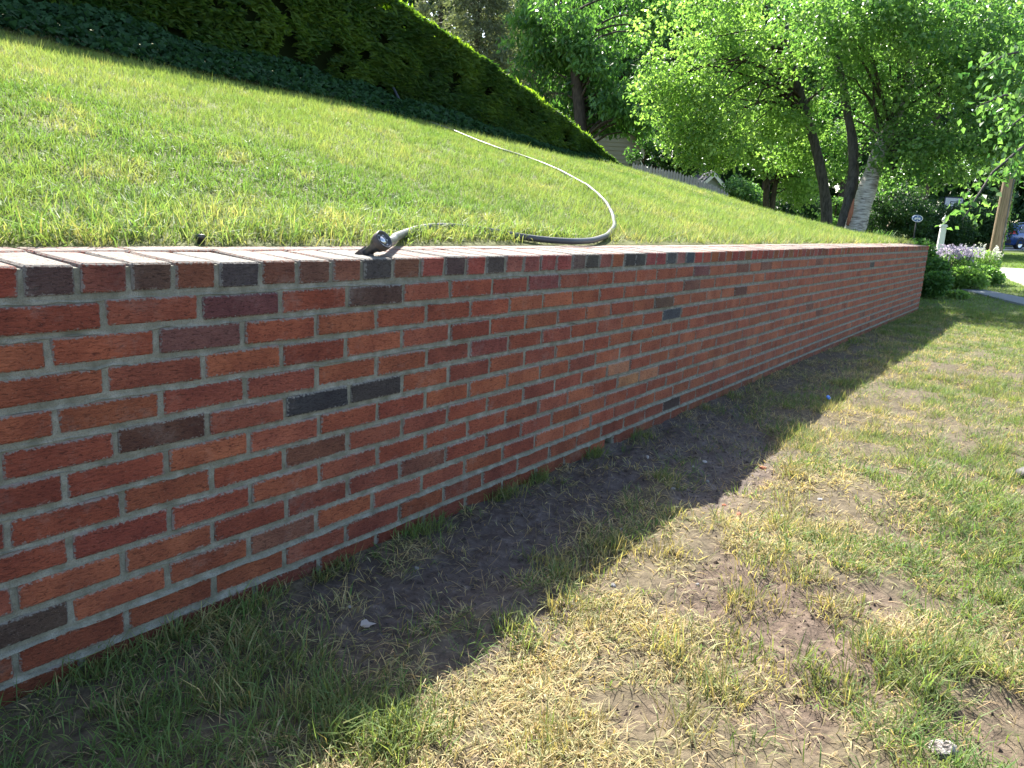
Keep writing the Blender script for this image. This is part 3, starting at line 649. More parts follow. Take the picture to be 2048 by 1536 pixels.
# ivy
N = 30000; x = RNG.uniform(-1, 12.2, N); e = edge_y(x); w_ = np.maximum(hedge_y(x)+.2-e, .12); v = RNG.random(N); y = e-.05+v*w_
z = hill_z(x, y)+np.clip(w_/1.25, .15, 1)*(.05+.22*np.sin(np.clip(v, 0, 1)*math.pi*.85)**.7)*(.45+.9*fbm(x*3, y*3, 3))*RNG.uniform(.55, 1, N)
C = np.stack([x, y, z], -1); az = RNG.uniform(0, 6.28, N)
D = np.stack([np.cos(az)*.7, np.sin(az)*.7-.35, RNG.normal(-.35, .3, N)], -1); Nn = nrm(RNG.normal(size=(N, 3))*.45+np.array([0, -.35, 1]))
tag(leaves_obj('ivy_ground_cover', C, D, Nn, RNG.uniform(.045, .085, N), RNG.uniform(.04, .08, N), RNG.normal(.45, .25, N), LF_IVY, None, True), kind='stuff')

# ------------------------------------------------------------------ trees
def hz(x, y): return max(float(hill_z(x, y)) if x < 17 and y > .3 else -1, float(flat_z(x, y)))
def tree_root(name, P, label, cat='tree', group=None):
    return empty(name, (P[0], P[1], hz(P[0], P[1])), label, cat, group)
def path(px, d0, d1=None):
    d1 = d1 or d0; n = len(px); return np.array([PD(a, b, d0+(d1-d0)*i/(n-1)) for i, (a, b) in enumerate(px)])
def down(P):   # bring a trunk's foot to the ground
    f = P[0].copy(); f[2] = hz(f[0], f[1])-.1; return np.vstack([f, P]) if P[0][2] > f[2]+.05 else P
def B(px, py, d, rx, rz=None, rd=None, w=None):
    c = PD(px, py, d); s_ = d/F; return (c, np.array([rx*s_*.9+.2, (rd or rx*s_), (rz or rx)*s_]), w or rx*(rz or rx))
# leaning dark-stemmed birch
P = down(path([(1655,446),(1650,385),(1636,312),(1612,225),(1590,150),(1574,80),(1560,0),(1545,-60)], 16.5, 15.5))
tr = tree_root('birch_tree', P[0], 'slender dark trunked tree leaning left with bright drooping leaves, left of the white birch')
trunk_tube('trunk', P, np.linspace(.135, .05, len(P)), BK_GREY, tr)
cl = crown('crown', [B(1450,110,15.5,150,130,1.6), B(1400,40,15.5,120,90,1.4), B(1560,120,16.5,130,150,1.7), B(1480,250,15.8,140,75,1.3), B(1370,190,15.8,85,90,1.1), B(1620,40,16,120,100,1.4), B(1420,290,16.2,90,45,1.0), B(1580,260,17.5,80,80,1.0)], 1750, 26, .30, .10, .07, LF_LIGHT, tr, .7, .8, .55, .4)
limbs('branches', P, cl, 45, .028, BK_DARK, tr, .5)
# white birch with two stems
P = down(path([(1706,470),(1722,420),(1740,360),(1758,305),(1788,235),(1828,150),(1860,60),(1885,-40)], 15.0))
tr = tree_root('birch_tree', P[0], 'thick white barked birch leaning right beyond the lawn, reddish wound at its foot')
trunk_tube('trunk', P, np.interp(range(len(P)), [0, len(P)-1], [.225, .07]), BK_BIRCH, tr, 16)
P2 = down(path([(1684,465),(1696,410),(1708,350),(1706,280),(1690,200),(1675,110),(1665,0)], 15.4))
trunk_tube('trunk', P2, np.linspace(.15, .05, len(P2)), BK_GREY, tr)
Pw = path([(1695,450),(1702,425),(1708,398)], 14.83); mbw = MB(); mbw.tube(Pw-np.array(tr.location), [.03, .045, .012], 8); tag(mbw.build('bark_wound', WOUND, tr, True), 'reddish brown torn bark at the foot of the trunk')
cl = crown('crown', [B(1780,110,14.6,150,140,1.8), B(1900,180,14.4,130,130,1.6), B(1720,230,16.6,110,90,1.2), B(1860,300,14.6,110,70,1.2), B(1960,60,14.5,130,120,1.6), B(1700,20,14.5,120,90,1.4), B(1980,280,14.6,90,80,1.1), B(1680,310,16.8,80,60,.8), B(1950,315,15.5,100,45,1.0), B(1810,355,17,70,40,.8), B(1790,40,12.6,110,80,1.2), B(1690,30,12.6,90,60,1.2)], 2300, 26, .30, .095, .068, LF_MID, tr, .7, .8, .5, .42)
limbs('branches', np.vstack([P]), cl, 45, .028, BK_GREY, tr, .5)
# twin-stemmed small tree beyond the crest
P = down(path([(1532,425),(1532,380),(1534,335),(1520,280)], 21)); P2 = down(path([(1543,425),(1548,380),(1558,340),(1590,285)], 21))
tr = tree_root('twin_tree', P[0], 'small twin stemmed tree with dark thin trunks beyond the lawn crest')
trunk_tube('trunk', P, [.10, .09, .08, .07, .05][:len(P)], BK_DARK, tr); trunk_tube('trunk', P2, [.09, .08, .07, .06, .045][:len(P2)], BK_DARK, tr)
cl = crown('crown', [B(1470,270,21,90,60,1.2), B(1560,290,21,90,60,1.2), B(1620,340,21,60,45,1), B(1500,330,21,60,25,.8), B(1590,380,21.5,50,30,.8)], 620, 24, .35, .11, .085, LF_LIGHT, tr, .8, .7, .5, .4)
limbs('branches', P, cl, 25, .025, BK_DARK, tr)
# broad drooping tree behind the hedge
P = down(path([(1165,330),(1160,230),(1150,130),(1145,30),(1150,-60)], 20)); tr = tree_root('broadleaf_tree', P[0], 'broad leafy tree with large drooping leaves behind the low end of the hedge')
trunk_tube('trunk', P, np.linspace(.22, .08, len(P)), BK_DARK, tr)
cl = crown('crown', [B(1180,60,20,110,80,1.8), B(1230,160,20,80,80,1.5), B(1120,170,20,70,90,1.4), B(1180,240,20,90,45,1.4), B(1270,240,19.6,45,35,1.0), B(1100,60,20,70,80,1.4), B(1270,40,20,60,70,1.2)], 900, 26, .42, .20, .085, LF_DEEP, tr, 1.1, .45, .55, .45)
limbs('branches', P, cl, 50, .04, BK_DARK, tr, .1)
# grey-green conifer
def conifer(px, py0, py1, d, w, mat, name, label, ncl=900, per=26, L=.12, Wd=.025, t0=.5):
    P = down(path([(px, py0), (px, (py0+py1)/2), (px, py1)], d)); tr = tree_root(name, P[0], label); trunk_tube('trunk', P, np.linspace(.2, .04, len(P)), BK_DARK, tr)
    z0, z1 = P[0][2]+.3, P[-1][2]; s_ = d/F; m = ncl; k = RNG.random(m)**.8; az = RNG.uniform(0, 6.28, m); rr = w*s_*(1.05-k*.75)*RNG.uniform(.35, 1.05, m)
    cl = np.stack([P[0][0]+rr*np.cos(az), P[0][1]+rr*np.sin(az), z0+(z1-z0)*k-rr*.22], -1); C = np.repeat(cl, per, 0); n = len(C); off = rdir(n)*(RNG.random(n)**.6)[:, None]*np.array([.42, .42, .16]); C += off
    out = np.repeat(np.stack([np.cos(az), np.sin(az), 0*az-.35], -1), per, 0)
    leaves_obj('crown', C, out+RNG.normal(0, .55, (n, 3)), RNG.normal(size=(n, 3)), L*RNG.uniform(.6, 1.4, n), Wd*RNG.uniform(.7, 1.3, n)*1.6, np.repeat(RNG.normal(t0, .2, m), per)+RNG.normal(0, .18, n), mat, tr)
    limbs('branches', P, cl, 50, .03, BK_DARK, tr, .0, 4); return tr
conifer(955, 250, -170, 24, 125, LF_CON, 'conifer', 'grey green conifer with fine needles rising behind the middle of the hedge', 1100, 26, .16, .03, .55)
conifer(1065, 270, -150, 27, 105, LF_CON, 'conifer', 'dark grey conifer between the fine needled conifer and the broad leafy tree', 800, 24, .16, .032, .3)
conifer(1315, 320, -190, 31, 95, LF_DARK, 'conifer', 'dark conifer in the gap between the broad leafy tree and the leaning tree', 900, 24, .2, .05, .35)
conifer(880, 200, -190, 36, 110, LF_CON, 'conifer', 'distant pale conifer peeking over the upper hedge', 600, 22, .2, .05, .6)
# dark wood behind the lamp post and driveway
def bushy(px, py, d, rx, rz, mat, name, label, ncl, L, Wd, cat='tree', per=24, rc=.4, foot=None, t0=.45, trunk=True):
    c = PD(px, py, d); root = tree_root(name, c, label, cat)
    top = c+np.array([0, 0, rz*d/F*.5]); foot = np.array([c[0], c[1], root.location[2]-.1])
    if trunk: trunk_tube('trunk', [foot, (foot+top)/2+np.array([.1, -.05, 0]), top], [.16*rx/100+.03, .1*rx/100+.02, .03], BK_DARK, root)
    cl = crown('crown', [B(px, py, d, rx, rz, rx*d/F*.75), B(px-rx*.4, py+rz*.4, d, rx*.6, rz*.6, rx*d/F*.5), B(px+rx*.45, py+rz*.3, d, rx*.6, rz*.6, rx*d/F*.5)], ncl, per, rc, L, Wd, mat, root, .7, .6, t0, .4)
    limbs('branches', [foot, (foot+top)/2, top], cl, 14, .025, BK_DARK, root, .1, 4); return root
bushy(1800,225,56,110,110,LF_DARK,'broadleaf_tree','dark tree standing behind the white birch and the basketball hoop',900,.2,.13)
bushy(2030,230,40,100,140,LF_DARK,'broadleaf_tree','dark tree above the blue car at the right edge',900,.22,.14)
bushy(1720,150,38,160,150,LF_DEEP,'broadleaf_tree','tall tree far behind the two birches',800,.22,.15)
bushy(1560,130,40,150,170,LF_DARK,'broadleaf_tree','tall dark tree far behind the leaning birch',800,.22,.15)
bushy(1400,170,42,150,190,LF_DARK,'broadleaf_tree','far dark tree above the picket fence',800,.24,.16)
bushy(1250,80,44,150,150,LF_DEEP,'broadleaf_tree','far green tree seen above the beige house',700,.26,.17)
bushy(1110,60,46,150,160,LF_DARK,'broadleaf_tree','far dark tree behind the two grey conifers',700,.26,.17)
bushy(1900,60,40,170,130,LF_DEEP,'broadleaf_tree','tall far tree filling the top right corner',800,.24,.16)
bushy(1795,420,30,75,55,LF_DARK,'evergreen_shrub','dark evergreen shrub right behind the white birch trunk',520,.13,.06,'shrub',24,.3,None,.4,False)
bushy(1870,448,32,80,45,LF_DARK,'evergreen_shrub','dark evergreen shrub behind the white lamp post',560,.14,.06,'shrub',24,.3,None,.35,False)
bushy(1958,440,33,70,50,LF_DARK,'evergreen_shrub','dark evergreen shrub behind the utility pole',560,.14,.06,'shrub',24,.3,None,.35,False)
bushy(2040,380,62,80,70,LF_DARK,'evergreen_shrub','dark shrub mass behind the parked blue car',520,.26,.14,'shrub',24,.5,None,.35,False)
bushy(1590,415,26,60,40,LF_DARK,'evergreen_shrub','low dark shrub between the twin stemmed tree and the leaning trunk',420,.11,.06,'shrub',24,.28,None,.45,False)
bushy(1480,395,27,55,40,LF_MID,'leafy_shrub','leafy shrub below the twin stemmed tree beyond the crest',380,.12,.08,'shrub',24,.28,None,.45,False)
bushy(1355,320,24,50,30,LF_DARK,'leafy_shrub','dark shrub rising behind the picket fence',360,.11,.07,'shrub',24,.28,None,.4,False)
bushy(1290,300,24,35,28,LF_DEEP,'leafy_shrub','green shrub in front of the beige house corner',260,.12,.07,'shrub',24,.28,None,.45,False)
bushy(1670,430,19,35,35,LF_MID,'leafy_shrub','small bright shrub between the leaning trunk and the birch',240,.09,.06,'shrub',24,.22,None,.5,False)

# far wood that closes the view behind everything, one mass
m = 4200; pu = RNG.uniform(640, 2500, m); pv = RNG.uniform(-120, 470, m); dq = RNG.uniform(56, 66, m); cl = np.array([PD(a, b, c) for a, b, c in zip(pu, pv, dq)]); cl = cl[cl[:, 2] > .3]
C = np.repeat(cl, 16, 0); n = len(C); C = C+rdir(n)*(RNG.random(n)**.5)[:, None]*1.5
tag(leaves_obj('distant_wood', C, RNG.normal(0, .7, (n, 3))+np.array([0, 0, -.4]), RNG.normal(size=(n, 3))+np.array([0, 0, .7]), .75*RNG.uniform(.6, 1.3, n), .55*RNG.uniform(.7, 1.2, n), np.repeat(RNG.normal(.4, .25, len(cl)), 16)+RNG.normal(0, .15, n), LF_DARK), kind='stuff')

# ------------------------------------------------------------------ garden hose with spray nozzle
def surf(x, y): return np.where(np.asarray(y) > .305, hill_z(x, y), ZT+.0045+.045*np.asarray(y)+rise(x))
HP = [(800,474),(828,463),(858,456),(900,455),(940,459),(985,466),(1040,476),(1090,483),(1140,486),(1185,484),(1214,474),(1229,456),(1226,435),(1213,408),(1190,385),(1160,365),(1120,343),(1080,326),(1040,312),(1000,300),(950,281),(900,260),(860,246),(824,233)]
pts = [cast(a, b, lambda x, y: surf(x, y)+.014) for a, b in HP]
c0 = cast(742, 512, lambda x, y: surf(x, y)); d0 = float((c0-CAM)@f_); sp = d0/F
hose = empty('garden_hose', tuple(c0), 'dark grey garden hose with black spray nozzle lying across the lawn onto the coping', 'garden hose')
hl = np.array(hose.location)
st = PD(772, 487, d0+.05); st[2] = max(st[2], surf(st[0], st[1])+.014)
pts = [st]+pts; e = pts[-1]
for (ox, oy, dz) in ((-.03, .10, .06), (.0, .25, .20), (.10, .45, .30), (.2, .65, .12)): q = e+np.array([ox, oy, 0]); q[2] = float(hill_z(q[0], q[1]))+dz; pts.append(q)
pts = np.array(pts); tt_ = np.concatenate([[0], np.cumsum(np.linalg.norm(np.diff(pts, axis=0), axis=1))]); nn = 260; ti = np.linspace(0, tt_[-1], nn)
HPp = np.stack([np.interp(ti, tt_, pts[:, i]) for i in range(3)], 1)
for _ in range(8): HPp[1:-1] = (HPp[:-2]+2*HPp[1:-1]+HPp[2:])/4
HPp[:, 2] = np.maximum(HPp[:, 2], surf(HPp[:, 0], HPp[:, 1])+.013)+np.where((ti > .25) & (ti < tt_[-1]*.9), .006, 0)
mb = MB(); mb.tube(HPp-hl, .0142, 10); mb.build('hose_tube', plain('hose_rubber', (.045, .05, .056), .48, 0, .2, 30, .4), hose, True)
blk = plain('nozzle_black_plastic', (.03, .03, .032), .35, 0, .2, 40, .5); rub = plain('nozzle_grip_rubber', (.085, .068, .06), .6, 0, .25, 40, .3); metal = plain('nozzle_bright_metal', (.55, .55, .56), .25, .9, .1, 20)
ax = nrm(.72*r_+.40*u_-.53*f_); A = axes_to(ax); cb = PD(769, 478, d0-.012)
def nz(name, prof, mat, off, par, n=24): mb = MB(); mb.lathe([(a*sp, b*sp) for a, b in prof], cb-hl+ax*off*sp, A, n); return mb.build(name, mat, par, True)
nozzle = nz('nozzle', [(0,-62),(9,-62),(10,-58),(9.5,-40),(11,-32),(16,-24),(18.5,-14),(19,-2),(19.5,0),(17.5,0),(16.5,-4),(0,-5)], blk, 0, hose)
nz('dial_ring', [(19.2,-15),(20.3,-13),(20.3,-4),(19.2,-2)], rub, 0, nozzle, 18)
nz('spray_plate', [(0,-2.2),(9,-2.2),(9,-4.8)], metal, 0, nozzle, 16)
for k in range(6):
    w = k*math.pi/3; o_ = A[:, 0]*math.cos(w)*12.5*sp+A[:, 1]*math.sin(w)*12.5*sp; mb = MB(); mb.lathe([(0,-3.4*sp),(1.8*sp,-3.4*sp),(1.8*sp,-5*sp)], cb-hl+o_, A, 8); mb.build('spray_hole', metal, nozzle, True)
mb = MB(); be = cb-ax*64*sp; mb.box(be-hl, (27*sp, 27*sp, 14*sp), A@rotz(.35)); mb.build('handle_end', rub, nozzle)
mb = MB(); g0 = cb-ax*40*sp-u_*10*sp; mb.tube([g0-hl, g0-hl+(-.5*u_-.2*ax)*9*sp, g0-hl+(-.9*u_-.5*ax)*15*sp], [5*sp, 4.5*sp, 3*sp], 8); mb.build('trigger', rub, nozzle, True)
mb = MB(); h0 = cb-ax*30*sp+f_*.012; mb.tube([h0-hl, (h0+st)/2-hl, st-hl+(pts[1]-st)*.15], [.012, .015, .0165], 10); mb.build('hose_coupling', blk, nozzle, True)
c = cast(402, 488, lambda x, y: surf(x, y)); mb = MB(); mb.lathe([(.010, -.02), (.010, .012), (.014, .013), (.014, .022), (.011, .026), (0, .026)], (0, 0, 0), None, 14)
tag(mb.build('sprinkler_head', blk, None, True, c), 'small black plastic sprinkler head at the lawn edge left of the nozzle', 'sprinkler')

# ------------------------------------------------------------------ picket fence beyond the crest
pk = plain('weathered_picket', (.25, .235, .21), .85, 0, .25, 12, .2, .4)
fp = [PD(a, b, 14.2) for a, b in ((1268,325),(1300,332),(1350,343),(1400,358),(1455,384))]; fp = np.array(fp)
fence = empty('picket_fence', (fp[0][0], fp[0][1], hz(fp[0][0], fp[0][1])), 'weathered grey picket fence along the far side of the lawn crest', 'fence'); fl = np.array(fence.location)
L_ = np.concatenate([[0], np.cumsum(np.linalg.norm(np.diff(fp, axis=0), axis=1))]); npk = 34; PH = .95; pm = MB(); wv = .046
pm.poly([(-wv/2, 0, -PH), (wv/2, 0, -PH), (wv/2, 0, -.035), (0, 0, .012), (-wv/2, 0, -.035)], (0, .016, 0)); pme = pm.mesh('picket'); pme.materials.append(pk)
fdir = math.atan2(fp[-1][1]-fp[0][1], fp[-1][0]-fp[0][0])
for i in range(npk):
    s_ = L_[-1]*i/(npk-1); q = np.array([np.interp(s_, L_, fp[:, k]) for k in range(3)]); o = obj('picket', pme, None, fence); o.location = Vector(q-fl)+Vector((0, 0, random.uniform(-.015, .015))); o.rotation_euler = (random.uniform(-.02, .02), random.uniform(-.03, .03), fdir)
for dz in (-.2, -.7):
    mb = MB(); mb.tube(fp-fl+np.array([.012, .03, dz]), .02, 4); mb.build('rail', pk, fence)
# ------------------------------------------------------------------ houses glimpsed between the trees
def building(name, label, px0, px1, pyE, d, depth, apex, mats, boards=True):
    """gable end faces the camera; px0..px1 the wall, pyE the eave row"""
    a, b = PD(px0, pyE, d), PD(px1, pyE, d); ze = (a[2]+b[2])/2; z0 = float(flat_z(a[0], a[1]))-.2; R = nrm(np.array([b[0]-a[0], b[1]-a[1], 0])); Bk = np.array([-R[1], R[0], 0]); 
    if Bk@f_ < 0: Bk = -Bk
    w = np.linalg.norm((b-a)[:2]); o = np.array([a[0], a[1], z0]); root = empty(name, tuple(o), label, 'building'); H = ze-z0; up = np.array([0, 0, 1.0])
    sid, trim, roofm, glass = mats; mb = MB()
    mb.poly([(0*R), R*w, R*w+up*H, R*w/2+up*(H+apex), up*H], Bk*depth); mb.build('wall', sid, root)
    mb = MB(); k = 0; z = .1
    while z < H+apex-.1:
        l = 0 if z < H else (z-H)/apex*w/2; r = w-l
        mb.add([R*l+up*z-Bk*.035, R*r+up*z-Bk*.035, R*r+up*(z+.16)-Bk*.006, R*l+up*(z+.16)-Bk*.006, R*l+up*z, R*r+up*z], [(0, 1, 2, 3), (4, 5, 1, 0)]); z += .16
    mb.build('siding', sid, root)
    for s_ in (0, 1): mb = MB(); mb.box(R*(s_*w)+up*H/2-Bk*.03, (.13, .13, H), np.stack([R, Bk, up], 1)); mb.build('corner_board', trim, root)
    ov = .45; slope = apex/(w/2)
    for s_ in (0, 1):
        e0 = (R*(-ov) if s_ == 0 else R*(w+ov))+up*(H-ov*slope)-Bk*.4; m0 = R*w/2+up*(H+apex)-Bk*.4
        mb = MB(); mb.poly([e0, m0, m0+Bk*(depth+.8), e0+Bk*(depth+.8)], up*.1); mb.build('roof', roofm, root)
        mb = MB(); mb.poly([e0-Bk*.03-up*.16, m0-Bk*.03-up*.16, m0-Bk*.03+up*.03, e0-Bk*.03+up*.03], Bk*.03); mb.build('rake_board', trim, root)
    wx = w*.68; wz = H*.55; mb = MB(); mb.box(R*wx+up*wz-Bk*.05, (.9, .06, 1.2), np.stack([R, Bk, up], 1)); wn_ = mb.build('window', trim, root)
    mb = MB(); mb.box(R*wx+up*wz-Bk*.085, (.74, .02, 1.04), np.stack([R, Bk, up], 1)); mb.build('pane', glass, wn_); return root
beige = plain('beige_siding', (.25, .215, .13), .7, 0, .08, 4); ctrim = plain('cream_trim', (.68, .64, .50), .6, 0, .06, 4); droof = plain('dark_roof_shingle', (.06, .065, .075), .85, 0, .35, 18, .2, .5); gls = plain('window_glass', (.03, .035, .04), .08, 0, .1, 2, .6)
grey = plain('pale_grey_siding', (.45, .46, .47), .7, 0, .08, 4); broof = plain('tan_roof_shingle', (.30, .26, .17), .85, 0, .3, 18, .2, .5)
building('house', 'beige clapboard house with tan gable roof half hidden behind the broad leafy tree', 1090, 1287, 283, 30, 8, 2.0, (beige, ctrim, broof, gls))
building('garden_shed', 'small pale grey shed with dark roof seen over the picket fence', 1398, 1446, 372, 34, 3, .55, (grey, ctrim, droof, gls))

# ------------------------------------------------------------------ utility pole
def ground_pt(px, py): q = cast(px, py, flat_z); return np.array([q[0], q[1], float(flat_z(q[0], q[1]))])
b0 = ground_pt(1983, 546); dpole = float((b0-CAM)@f_); pr = 11*dpole/F
pole = empty('utility_pole', tuple(b0), 'tall weathered wooden utility pole by the driveway', 'utility pole')
t = NT('pole_wood', .85, .2); n1 = t.noise(3, 7, t.coord('Object', (14, 14, .8)), .65); t.base(t.ramp(n1, [(.3, (.13, .095, .06)), (.55, (.28, .21, .135)), (.75, (.40, .32, .22))])); t.bump(n1, .7, .02)
mb = MB(); hs = np.linspace(-.2, 9, 16); mb.tube(np.stack([.002*np.sin(hs*3), 0*hs, hs], 1), np.linspace(pr*1.06, pr*.75, 16), 18); mb.build('shaft', t.m, pole, True)
mb = MB(); mb.box(np.array([0, 0, 8.2])+0*r_, (2.4, .1, .12), np.stack([_r, np.cross([0, 0, 1], _r), [0, 0, 1]], 1)); mb.build('cross_arm', t.m, pole)
mb = MB(); mb.tube([-_f*pr*1.0+_r*pr*.2+np.array([0, 0, z]) for z in np.linspace(0, 5, 8)], .018, 6); mb.build('ground_wire', plain('wire_grey', (.12, .12, .12), .5, .3), pole)
n = 420; zz = RNG.uniform(.05, 3.6, n)**1.0; aa = RNG.uniform(-1.0, .9, n); base_ = b0+np.stack([(_r*math.cos(0))[0]*0+0*zz, 0*zz, zz], -1)
dirs = np.cos(aa)[:, None]*_r*.75+np.sin(aa)[:, None]*(-_f); C = base_+dirs*(pr*1.05+.03); leaves_obj('climbing_ivy', C, RNG.normal(size=(n, 3))*.5+np.array([0, 0, -.6]), dirs+RNG.normal(0, .4, (n, 3)), .11, .10, RNG.normal(.5, .25, n), LF_MID, pole, True)
# ------------------------------------------------------------------ white lamp post
q = PD(1884, 470, 17.5); b0 = np.array([q[0], q[1], float(flat_z(q[0], q[1]))]); zt_ = PD(1889, 449, 17.5)[2]; Hh = zt_-b0[2]
lamp = empty('lamp_post', tuple(b0), 'white square lamp post standing in the flower bed beyond the wall', 'lamp post', None, math.radians(20))
wht = plain('white_painted_wood', (.74, .75, .74), .55, 0, .08, 10); mb = MB()
v0 = [(-1, -1), (1, -1), (1, 1), (-1, 1)]; mb.add([(a*.065, b*.065, 0) for a, b in v0]+[(a*.058, b*.058, Hh-.06) for a, b in v0], [(0, 1, 5, 4), (1, 2, 6, 5), (2, 3, 7, 6), (3, 0, 4, 7), (4, 5, 6, 7), (3, 2, 1, 0)]); mb.build('post', wht, lamp)
mb = MB(); mb.box((0, 0, Hh-.04), (.15, .15, .03)); mb.box((0, 0, Hh-.012), (.12, .12, .026)); mb.build('cap', wht, lamp)
bk2 = plain('lantern_black_metal', (.02, .02, .02), .4, .3)
mb = MB(); mb.lathe([(.028, 0), (.03, .02), (.018, .04), (.02, .05)], (0, 0, Hh), None, 12); mb.build('neck', bk2, lamp, True)
lt = MB(); lt.lathe([(.02, 0), (.05, .015), (.058, .05), (.05, .085), (.02, .10)], (0, 0, Hh+.045), None, 14); ltn = lt.build('lantern', plain('lantern_frosted_glass', (.72, .73, .72), .25, 0, .05), lamp, True)
mb = MB(); mb.lathe([(.05, 0), (.03, .02), (.012, .03), (.016, .05), (.008, .075), (0, .08)], (0, 0, Hh+.138), None, 12); mb.build('finial', wht, ltn, True)
# ------------------------------------------------------------------ blue oval sign
q = PD(1835, 437, 18.5); gz0 = float(flat_z(q[0], q[1])); sg = empty('oval_sign', (q[0], q[1], gz0), 'small blue oval sign with white border, left of the lamp post', 'sign')
R3 = np.stack([_r, nrm(np.cross([0, 0, 1], _r)), [0, 0, 1]], 1); a_, b_ = .135, .085; zc = q[2]-gz0; th = np.linspace(0, 2*math.pi, 40, endpoint=False)
def ov(s_, y, t_): return (np.stack([a_*s_*np.cos(th), 0*th+y, b_*s_*np.sin(th)], -1))@R3.T+np.array([0, 0, zc])
blu = plain('sign_blue', (.035, .09, .30), .4, 0, .06); swh = plain('sign_white', (.78, .8, .82), .45, 0, .04); tk = R3@np.array([0, .016, 0])
sgn = R3[:, 1]*(1 if R3[:, 1]@_f > 0 else -1)
mb = MB(); mb.poly(ov(1, 0, 0), sgn*.02); board = mb.build('board', blu, sg)
mb = MB(); o1, o2 = ov(.98, 0, 0)-sgn*.004, ov(.88, 0, 0)-sgn*.004; m = len(th); mb.add(np.vstack([o1, o2]), [(i, (i+1) % m, m+(i+1) % m, m+i) for i in range(m)]); mb.build('border', swh, board)
for (x0, z0, w_, h_) in ((0, -.005, .15, .012), (0, .03, .012, .05), (-.05, .012, .03, .012), (.05, .012, .03, .012), (-.055, -.02, .035, .011), (.05, -.022, .035, .011), (0, -.045, .014, .03), (-.03, .004, .012, .03), (.032, .004, .012, .03)):
    mb = MB(); mb.box(R3@np.array([x0, 0, z0])+np.array([0, 0, zc])-sgn*.004, (w_, .006, h_), R3); mb.build('mark', swh, board)
mb = MB(); mb.tube([sgn*.035, sgn*.035+np.array([0, 0, zc+.06])], .014, 8); mb.build('post', bk2, sg, True)
# ------------------------------------------------------------------ basketball hoop
q = PD(1907, 407, 50); gz0 = float(flat_z(q[0], q[1])); hp = empty('basketball_hoop', (q[0], q[1], gz0), 'basketball hoop with pale backboard seen above the lamp post', 'basketball hoop'); zc = q[2]-gz0
bbm = plain('backboard_acrylic', (.50, .52, .60), .3, 0, .1, 3); navy = plain('backboard_frame', (.03, .035, .09), .5); org = plain('hoop_orange', (.45, .10, .03), .5)
mb = MB(); mb.box((0, 0, zc), (1.22, .04, .76), R3); bb = mb.build('backboard', bbm, hp)
for (x0, z0, w_, h_) in ((0, .38, 1.26, .06), (0, -.38, 1.26, .06), (-.61, 0, .06, .80), (.61, 0, .06, .80), (-.22, -.10, .05, .46), (.22, -.10, .05, .46), (0, .11, .46, .05)):
    mb = MB(); mb.box(R3@np.array([x0, 0, z0])+np.array([0, 0, zc])-sgn*.03, (w_, .02, h_), R3); mb.build('line', navy, bb)
rc_ = np.array([0, 0, zc-.26])-sgn*.30; th = np.linspace(0, 2*math.pi, 19); ring = rc_+np.cos(th)[:, None]*_r*.23+np.sin(th)[:, None]*sgn*.23
mb = MB(); mb.tube(ring, .012, 6, False); rim = mb.build('rim', org, hp, True); mb = MB()
for k in range(18): a = ring[k]; b = rc_+(ring[(k+1) % 18]-rc_)*.55-np.array([0, 0, .42]); mb.tube([a, b], .008, 4, False); b = rc_+(ring[(k-1) % 18]-rc_)*.55-np.array([0, 0, .42]); mb.tube([a, b], .008, 4, False)
mb.build('net', plain('net_white', (.7, .7, .7), .8), rim)
mb = MB(); mb.tube([np.array([0, 0, zc-.1])+sgn*.03, np.array([0, 0, zc-.7])+sgn*.7, sgn*.75], .05, 8); mb.build('pole', bk2, hp, True)
# ------------------------------------------------------------------ blue car at the right edge
q = cast(2022, 502, flat_z, 30, 90); cr = PD(2022, 500, 47.6); gz0 = float(flat_z(cr[0], cr[1])); hd = nrm(_r*math.cos(math.radians(27))+nrm(np.array([_f[0], _f[1], 0]))*math.sin(math.radians(27)))
lf = np.cross([0, 0, 1], hd); org_ = np.array([cr[0], cr[1], gz0])+lf*.93
car = empty('parked_car', tuple(org_), 'blue sport utility car parked on the street, cut off by the right edge', 'car', None, math.atan2(hd[1], hd[0]))
cb_ = NT('car_blue_paint', .25, .5); cb_.base((.018, .06, .24)); cb_.b.inputs['Metallic'].default_value = .35; cb_.b.inputs['Coat Weight'].default_value = .6
pl = plain('car_black_trim', (.025, .026, .028), .6); gl = plain('car_glass', (.025, .03, .035), .06, 0, .05, 2, .7); red = plain('tail_lamp_red', (.45, .012, .015), .2, 0, .05, 3, .6); chrome = plain('car_chrome', (.6, .6, .62), .2, .9); tyre = plain('tyre_rubber', (.02, .02, .02), .85)
ST = [(0.0,.70,.46,1.02,1.02,.60),(.06,.86,.36,1.05,1.18,.62),(.22,.91,.30,1.06,1.45,.64),(.55,.925,.28,1.05,1.60,.66),(1.2,.93,.27,1.03,1.66,.68),(2.1,.93,.27,1.01,1.66,.68),(2.7,.93,.27,1.0,1.55,.66),(3.3,.925,.28,.98,1.12,.72),(3.6,.92,.28,.97,1.0,.78),(4.2,.88,.30,.88,.90,.76),(4.5,.78,.36,.76,.78,.66),(4.6,.62,.42,.70,.71,.5)]
v = []; f = []
for (x0, w_, zb_, zl, zr, wr) in ST:
    sec = [(w_*.90, zb_), (w_, zb_+.12), (w_, zl-.22), (w_*.975, zl), (wr+(w_*.95-wr)*.15, zr-.05), (wr*.86, zr)]
    v += [(x0, y, z) for y, z in sec]+[(x0, -y, z) for y, z in sec[::-1]]
m = 12
for i in range(len(ST)-1):
    for k in range(m): f.append((i*m+k, (i+1)*m+k, (i+1)*m+(k+1) % m, i*m+(k+1) % m))
